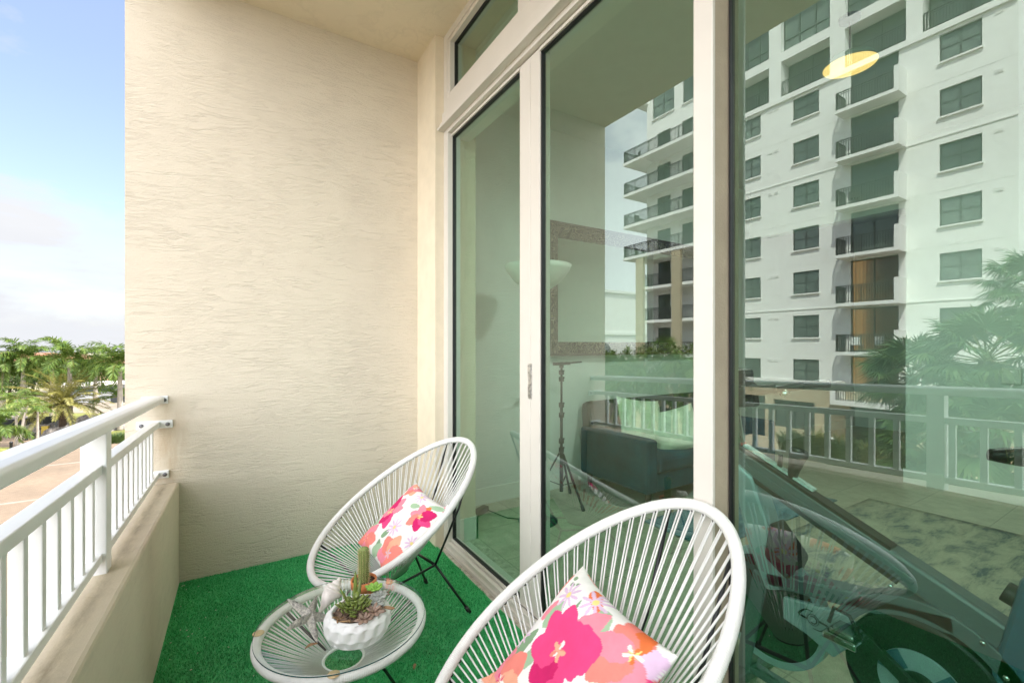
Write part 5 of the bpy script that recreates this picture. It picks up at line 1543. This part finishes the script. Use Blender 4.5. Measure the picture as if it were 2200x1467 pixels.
# ------------------------------------------------------------------ apartment tower across the courtyard (seen reflected in the glass)
FX = -30.43
def FZ(k): return 1.0 + 3.0 * k
tw = empty('apartment_tower', (FX, 17.0, GZ), 0, 'white apartment tower with dark windows and stacked balconies, reflected in the glass', 'building')
def TL(x, y_, z): return (x - FX, y_ - 17.0, z - GZ)
def tbox(mb, a, b, mi=0): return mb.box(TL(*a), TL(*b), mi)
def holed(y0, y1, z0, z1, holes, depth, name, mat, x=FX):
    ys = sorted({y0, y1} | {h[0] for h in holes} | {h[1] for h in holes}); zs = sorted({z0, z1} | {h[2] for h in holes} | {h[3] for h in holes})
    mb = MB()
    def hole(ya, yb, za, zb):
        cy_, cz = (ya + yb) / 2, (za + zb) / 2
        return any(h[0] < cy_ < h[1] and h[2] < cz < h[3] for h in holes)
    G = [[hole(ys[i], ys[i + 1], zs[j], zs[j + 1]) for j in range(len(zs) - 1)] for i in range(len(ys) - 1)]
    q = lambda a, b, c, d: mb.add([TL(*a), TL(*b), TL(*c), TL(*d)], [(0, 1, 2, 3)])
    xb = x - depth
    for i in range(len(ys) - 1):
        for j in range(len(zs) - 1):
            if not G[i][j]:
                q((x, ys[i], zs[j]), (x, ys[i + 1], zs[j]), (x, ys[i + 1], zs[j + 1]), (x, ys[i], zs[j + 1]))
            else:
                if j > 0 and not G[i][j - 1]: q((x, ys[i], zs[j]), (xb, ys[i], zs[j]), (xb, ys[i + 1], zs[j]), (x, ys[i + 1], zs[j]))
                if j < len(zs) - 2 and not G[i][j + 1]: q((x, ys[i], zs[j + 1]), (x, ys[i + 1], zs[j + 1]), (xb, ys[i + 1], zs[j + 1]), (xb, ys[i], zs[j + 1]))
                if i > 0 and not G[i - 1][j]: q((x, ys[i], zs[j]), (x, ys[i], zs[j + 1]), (xb, ys[i], zs[j + 1]), (xb, ys[i], zs[j]))
                if i < len(ys) - 2 and not G[i + 1][j]: q((x, ys[i + 1], zs[j]), (xb, ys[i + 1], zs[j]), (xb, ys[i + 1], zs[j + 1]), (x, ys[i + 1], zs[j + 1]))
    return mb, name, mat
YA, YB = 5.65, 29.2
holes = []; wins = []; doors = []; logg = []
for (ya, yb) in ((18.44, 19.95), (14.56, 16.20), (6.92, 8.58), (21.3, 22.7)):
    for k in range(-1, 6):
        z0, z1 = FZ(k) + 0.95, FZ(k) + 2.45
        if k == 5 and ya > 20: continue
        holes.append((ya, yb, z0, z1)); wins.append((ya, yb, z0, z1))
for k in range(-1, 6):
    holes.append((10.36, 12.76, FZ(k) + 0.02, FZ(k) + 2.72)); doors.append((10.36, 12.76, FZ(k) + 0.02, FZ(k) + 2.72, 'warm' if k in (-1, 0, 1) else 'dark'))
for k in range(3, 8):
    z = 9.62 + 2.97 * (k - 3)
    if k < 7:
        for (ya, yb) in ((26.5, 28.0), (24.2, 25.3)):
            holes.append((ya, yb, z, z + 2.3)); doors.append((ya, yb, z, z + 2.3, 'dark'))
for k in range(0, 3):
    holes.append((26.5, 27.9, FZ(k) - 0.3, FZ(k) + 2.0)); doors.append((26.5, 27.9, FZ(k) - 0.3, FZ(k) + 2.0, 'dark'))
for (ya, yb) in ((26.1, 28.5), (23.6, 25.2)): holes.append((ya, yb, 22.3, 24.6)); wins.append((ya, yb, 22.3, 24.6))
for (ya, yb) in ((17.84, 20.6), (13.92, 17.0), (10.02, 13.08), (5.9, 9.29)):
    for (za, zb) in ((19.05, 21.55), (22.2, 25.0)):
        holes.append((ya, yb, za, zb)); logg.append((ya, yb, za, zb))
mb, nm, mt = holed(YA, YB, -1.15, 26.2, holes, 0.16, 'wall', M['tower'])
tbox(mb, (FX - 16, YA, -1.15), (FX - 1.9, YB, 26.2))
# close the edges of the facade skin
for (ya, yb) in ((YA - 0.002, YA), (YB, YB + 0.002)):
    tbox(mb, (FX - 1.9, ya, -1.15), (FX - 0.0, yb, 26.2))
tbox(mb, (FX - 1.9, YA, 26.2), (FX, YB, 26.22))
mb.build('wall', mt, tw)
holes_b = [(14.8, 17.5, -4.4, -2.45), (18.1, 21.0, -7.5, -2.3), (10.4, 12.8, -4.95, -2.4), (6.4, 9.0, -4.4, -2.45), (24, 28, -7.5, -4.2)]
mb, nm, mt = holed(YA, YB + 0.1, GZ, -1.2, holes_b, 0.3, 'base', M['tower_base'], FX + 0.06)
tbox(mb, (FX - 16, YA, GZ), (FX - 0.6, YB + 0.1, -1.2))
for (ya, yb) in ((YA - 0.003, YA), (YB + 0.1, YB + 0.103)): tbox(mb, (FX - 0.6, ya, GZ), (FX + 0.06, yb, -1.2))
mb.build('base_wall', mt, tw)
for h in holes_b:
    tm = MB(); tbox(tm, (FX - 0.28, h[0], h[2]), (FX - 0.24, h[1], h[3])); bp = tm.build('base_window', M['pane'], tw)
    tm = MB(); ym = (h[0] + h[1]) / 2
    for y_ in (h[0] + 0.04, ym, h[1] - 0.04): tbox(tm, (FX - 0.24, y_ - 0.04, h[2]), (FX - 0.18, y_ + 0.04, h[3]))
    tm.build('mullion', M['win_frame'], bp)
tm = MB(); tbox(tm, (FX, YA, -1.2), (FX + 0.14, 10.0, -0.98)); tbox(tm, (FX, 13.25, -1.2), (FX + 0.14, YB + 0.12, -0.98)); tm.build('cornice', M['tower'], tw)
tm = MB(); tbox(tm, (FX, YA, 18.62), (FX + 0.16, 23.2, 18.92)); tm.build('cornice', M['tower'], tw)
for k in range(0, 6, 3):
    tm = MB(); tbox(tm, (FX, YA, FZ(k) - 0.16 + 3), (FX + 0.05, 9.95, FZ(k) - 0.08 + 3)); tbox(tm, (FX, 13.3, FZ(k) - 0.16 + 3), (FX + 0.05, 23.1, FZ(k) - 0.08 + 3)); tm.build('string_course', M['tower'], tw)
for k in range(0, 6):
    if k % 3: 
        tm = MB(); tbox(tm, (FX, YA, FZ(k) + 3 - 0.13), (FX + 0.012, 9.95, FZ(k) + 3 - 0.10)); tbox(tm, (FX, 13.3, FZ(k) + 3 - 0.13), (FX + 0.012, 23.1, FZ(k) + 3 - 0.10)); tm.build('string_course', M['tower'], tw)
tm = MB(); tbox(tm, (FX - 1.0, YB - 0.2, 24.05), (FX + 0.75, YB + 0.9, 24.3)); tm.build('roof_overhang', M['tower'], tw)
# small louvred vents
vm = MB().box((0, -0.16, -0.11), (0.03, 0.16, 0.11)).box((0.03, -0.13, -0.05), (0.045, 0.13, -0.03)).box((0.03, -0.13, 0.03), (0.045, 0.13, 0.05)).build('vent', M['tower'], tw)
first = True
for k in range(-1, 6):
    for y_ in (17.3, 17.75, 5.95 + 0.35):
        q = vm if first else vm.copy()
        if not first: COL.objects.link(q); q.parent = tw
        first = False
        q.location = TL(FX, y_, FZ(k) + 2.35)
WM = {}
def window(ya, yb, z0, z1, x, warm=False, door=False, sill=True):
    w_, h = round(yb - ya, 2), round(z1 - z0, 2)
    key = (w_, h, door, warm, sill)
    if key not in WM:
        mb = MB(); t = 0.07
        mb.box((0, 0, 0), (0.06, t, h)).box((0, w_ - t, 0), (0.06, w_, h)).box((0, t, 0), (0.06, w_ - t, t)).box((0, t, h - t), (0.06, w_ - t, h))
        mb.box((0, w_ / 2 - 0.04, t), (0.055, w_ / 2 + 0.04, h - t))
        if not door:
            mb.box((0, t, h * 0.48), (0.05, w_ / 2 - 0.041, h * 0.48 + 0.06)).box((0, w_ / 2 + 0.041, h * 0.48), (0.05, w_ - t, h * 0.48 + 0.06))
        f = mb.build('balcony_door' if door else 'window', M['win_frame'], tw)
        pn = MB().box((0.01, 0.03, 0.03), (0.03, w_ - 0.03, h - 0.03)).build('pane', M['pane_warm' if warm else 'pane'], f)
        if sill:
            MB().box((0.09, -0.06, -0.10), (0.28, w_ + 0.06, -0.01)).build('sill', M['tower'], f)
        WM[key] = f
    else:
        f = copy_tree(WM[key], tw)
    f.location = TL(x - 0.15, ya, z0)
    return f
for (ya, yb, z0, z1) in wins: window(ya, yb, z0, z1, FX)
for (ya, yb, z0, z1, kd) in doors: window(ya, yb, z0, z1, FX, warm=(kd == 'warm'), door=True, sill=False)
def railing(mb, p, q, z, h=1.05, step=0.13):
    p = Vector((*p, z)); q = Vector((*q, z)); L = (q - p).length
    mb.bar(p + Vector((0, 0, h)), q + Vector((0, 0, h)), 0.06, 0.05)
    mb.bar(p + Vector((0, 0, h - 0.13)), q + Vector((0, 0, h - 0.13)), 0.03, 0.03)
    mb.bar(p + Vector((0, 0, 0.10)), q + Vector((0, 0, 0.10)), 0.03, 0.03)
    n = max(1, int(L / step))
    for i in range(n + 1):
        b_ = p.lerp(q, i / n); s2 = 0.03 if i % 12 == 0 or i == n else 0.017
        mb.box((b_.x - s2, b_.y - s2, z + 0.02), (b_.x + s2, b_.y + s2, z + h - 0.02))
    return mb
# column of small balconies with a solid wing on one side
bal0 = None
for k in range(0, 6):
    if bal0 is None:
        mb = MB().box((0, -1.62, -0.2), (1.2, 1.55, 0.0)).box((0, -1.62, 0.0), (1.2, -1.40, 1.28))
        bal0 = mb.build('balcony', M['tower'], tw)
        rm = MB(); railing(rm, (1.15, -1.38), (1.15, 1.48), 0.0); railing(rm, (0.03, 1.48), (1.10, 1.48), 0.0)
        rm.build('railing', M['rail_dark'], bal0)
        q = bal0
    else: q = copy_tree(bal0, tw)
    q.location = TL(FX, 11.6, FZ(k))
# lowest one has upstands all round
mb = MB().box((0, -1.75, -0.28), (1.35, 1.75, 0.0)).box((0, -1.75, 0.0), (1.35, -1.45, 1.15)).box((0, 1.45, 0.0), (1.35, 1.75, 1.15))
q = mb.build('balcony', M['tower'], tw); q.location = TL(FX, 11.6, FZ(-1))
rm = MB(); railing(rm, (1.30, -1.44), (1.30, 1.44), 0.0); rm.build('railing', M['rail_dark'], q)
# loggias at the top
for (ya, yb, za, zb) in logg:
    mb = MB(); d_ = 1.2
    tbox(mb, (FX - 1.88, ya - 0.2, za - 0.12), (FX - 0.16, yb + 0.2, za - 0.002)); tbox(mb, (FX - 1.88, ya - 0.2, zb + 0.002), (FX - 0.16, yb + 0.2, zb + 0.1))
    tbox(mb, (FX - 1.88, ya - 0.2, za), (FX - 0.16, ya - 0.002, zb)); tbox(mb, (FX - 1.88, yb + 0.002, za), (FX - 0.16, yb + 0.2, zb))
    lg = mb.build('loggia', M['tower'], tw)
    n = 2 if za < 22 else 3
    dw = (yb - ya) / n
    tm = MB()
    xx = FX - (1.1 if za < 22 else 0.45)
    tbox(tm, (xx - 0.05, ya, za), (xx - 0.02, yb, zb)); tm.build('pane', M['pane'], lg)
    tm = MB()
    for i in range(n + 1): tbox(tm, (xx - 0.02, ya + dw * i - (0 if i == 0 else 0.05), za), (xx + 0.04, ya + dw * i + (0 if i == n else 0.05), zb))
    tbox(tm, (xx - 0.02, ya, zb - 0.09), (xx + 0.03, yb, zb))
    if za > 22: tbox(tm, (xx - 0.02, ya, za + 0.9), (xx + 0.03, yb, za + 0.96))
    tm.build('mullion', M['win_frame'], lg)
    if za < 22:
        rm = MB(); railing(rm, (TL(FX - 0.08, 0, 0)[0], ya - 17 + 0.03), (TL(FX - 0.08, 0, 0)[0], yb - 17 - 0.03), za - GZ); rm.build('railing', M['rail_dark'], lg)
# big corner balconies that wrap the end
cb0 = None
for k in range(4):
    z = 9.62 + 2.97 * k
    if cb0 is None:
        mb = MB().box((0.0, -8.2, -0.26), (1.9, 1.2, 0.0)).box((-4.0, 0.003, -0.26), (0.0, 1.2, 0.0))
        cb0 = mb.build('corner_balcony', M['tower'], tw)
        rm = MB(); railing(rm, (1.82, -8.1), (1.82, 1.1), 0.0); railing(rm, (-3.9, 1.1), (1.76, 1.1), 0.0); rm.build('railing', M['rail_dark'], cb0); q = cb0
    else: q = copy_tree(cb0, tw)
    q.location = TL(FX, 29.2, z)
for k in range(3):
    z = 6.66 - 3.0 * k
    mb = MB().box((0.0, -8.2, -0.24), (1.55, -0.2, 0.0)); q = mb.build('gallery_balcony', M['tower'], tw)
    rm = MB(); railing(rm, (1.48, -8.1), (1.48, -0.25), 0.0); railing(rm, (0.02, -0.25), (1.42, -0.25), 0.0); rm.build('railing', M['rail_dark'], q)
    q.location = TL(FX, 29.2, z)
for y_ in (28.45, 24.5, 21.2):
    tm = MB(); tbox(tm, (FX + 1.56, y_ - 0.42, GZ), (FX + 1.86, y_ + 0.42, 9.34)); tm.build('column', M['tower_base'], tw)
# furniture left out on some balconies
def bchair(loc, rz, mat, label):
    t = empty('balcony_chair', loc, rz, label, 'chair', 'chairs on the tower balconies')
    MB().box((-0.25, -0.25, 0.40), (0.25, 0.25, 0.46)).build('seat', M[mat], t)
    MB().box((-0.25, 0.21, 0.46), (0.25, 0.26, 0.95)).build('backrest', M[mat], t)
    for sx in (-0.22, 0.22):
        for sy in (-0.22, 0.22): MB().box((sx - 0.02, sy - 0.02, 0), (sx + 0.02, sy + 0.02, 0.40)).build('leg', M['rail_dark'], t)
bchair((FX + 0.7, 12.3, FZ(3)), 1.2, 'rail_dark', 'dark chair on a stacked balcony, beside the far end of its railing, fourth balcony up')
bchair((FX + 0.7, 12.2, FZ(0)), 0.9, 'int_wall', 'pale chair on the stacked balcony in front of the warm curtained door, left one')
bchair((FX + 0.7, 10.9, FZ(0)), -1.2, 'int_wall', 'pale chair on the stacked balcony in front of the warm curtained door, right one')
bchair((FX + 1.2, 29.2, 9.62 + 2.97), 0.4, 'rail_dark', 'dark chair at the corner end of a wrapping balcony, second from the bottom')
bchair((FX + 1.2, 29.3, 9.62 + 2.97 * 3), 2.0, 'rail_dark', 'dark chair at the corner end of the topmost wrapping balcony')

# terrace and planting at the foot of the tower
o = MB().box((FX + 0.1, 4.0, GZ + 0.001), (FX + 6.5, 19.0, -5.2)).build('terrace', M['tower_base']); tag(o, kind='structure')
GC = 'grasses on the terrace'
rs = random.Random(77)
for i in range(9):
    clump((FX + 5.2 + rs.uniform(-1.0, 0.8), 7.0 + i * 0.85, -5.2), 260, 1.5 + rs.uniform(-.3, .5), 1.2, 50 + i, 'hedge' if i % 3 else 'date', 'arching grass clump on the terrace at the foot of the tower', GC)
for i, y_ in enumerate((9.2, 12.0)):
    o = MB().lathe([(0, 0), (0.2, 0), (0.2, 1.35), (0.16, 1.40), (0, 1.40)], seg=16).build('white_bollard', M['tower']); o.location = (FX + 4.4, y_, -5.2)
    tag(o, ('white round bollard among the terrace grasses, nearer the fan palms', 'white round bollard among the terrace grasses, nearer the tan wall windows')[i], 'bollard', 'white bollards on the terrace')

# distant cream building with a tiled roof, beyond the corner of the tower
t = empty('cream_building', (-44, 50, GZ), R(0), 'plain cream building with a red tiled rear roof, behind the tower corner in the reflection', 'building')
MB().box((-10, 0, 0), (4.2, 12, 17.2)).build('wall', M['tower'], t)
MB().box((4.2, 3, 0), (16, 14, 13.8)).build('wing', M['tower'], t)
MB().add([(4.0, 2.6, 13.8), (16.4, 2.6, 13.8), (16.4, 9, 16.4), (4.0, 9, 16.4), (4.0, 14.4, 13.8), (16.4, 14.4, 13.8)], [(0, 1, 2, 3), (3, 2, 5, 4), (0, 3, 4), (1, 5, 2), (0, 4, 5, 1)]).build('roof', M['roof'], t)
tm = MB().box((-10.2, -0.2, 10.6), (4.4, 0, 11.0)).box((-10.2, -0.25, 17.0), (4.4, 0.0, 17.4)); tm.build('cornice', M['tower'], t)
MB().prism([(-2.0, 4.5), (0.8, 4.5), (0.8, 8.0)] + [(-0.6 + 1.4 * math.cos(R(a)), 8.0 + 1.4 * math.sin(R(a))) for a in range(20, 180, 20)] + [(-2.0, 8.0)], 'y', -0.06, -0.01).build('arched_window', M['pane'], t)

# pale crumbs and plaster flecks on the turf along the parapet
mb = MB(); rs = random.Random(19)
for i in range(60):
    y_ = rs.uniform(1.6, 3.2) if i % 3 else rs.uniform(0.8, 3.2)
    x = -0.27 + abs(rs.gauss(0, 0.10)) if i % 3 else rs.uniform(-0.2, 1.1)
    mb.ell((x, y_, 0.015), (rs.uniform(0.002, 0.006), rs.uniform(0.002, 0.004), 0.0015), Matrix.Rotation(rs.uniform(0, 3), 3, 'Z'), 6, 4)
o = mb.build('debris', simple('plaster_flecks', (0.62, 0.58, 0.50), 0.9)); tag(o, 'pale crumbs and plaster flecks scattered on the turf along the parapet', 'debris', kind='stuff')
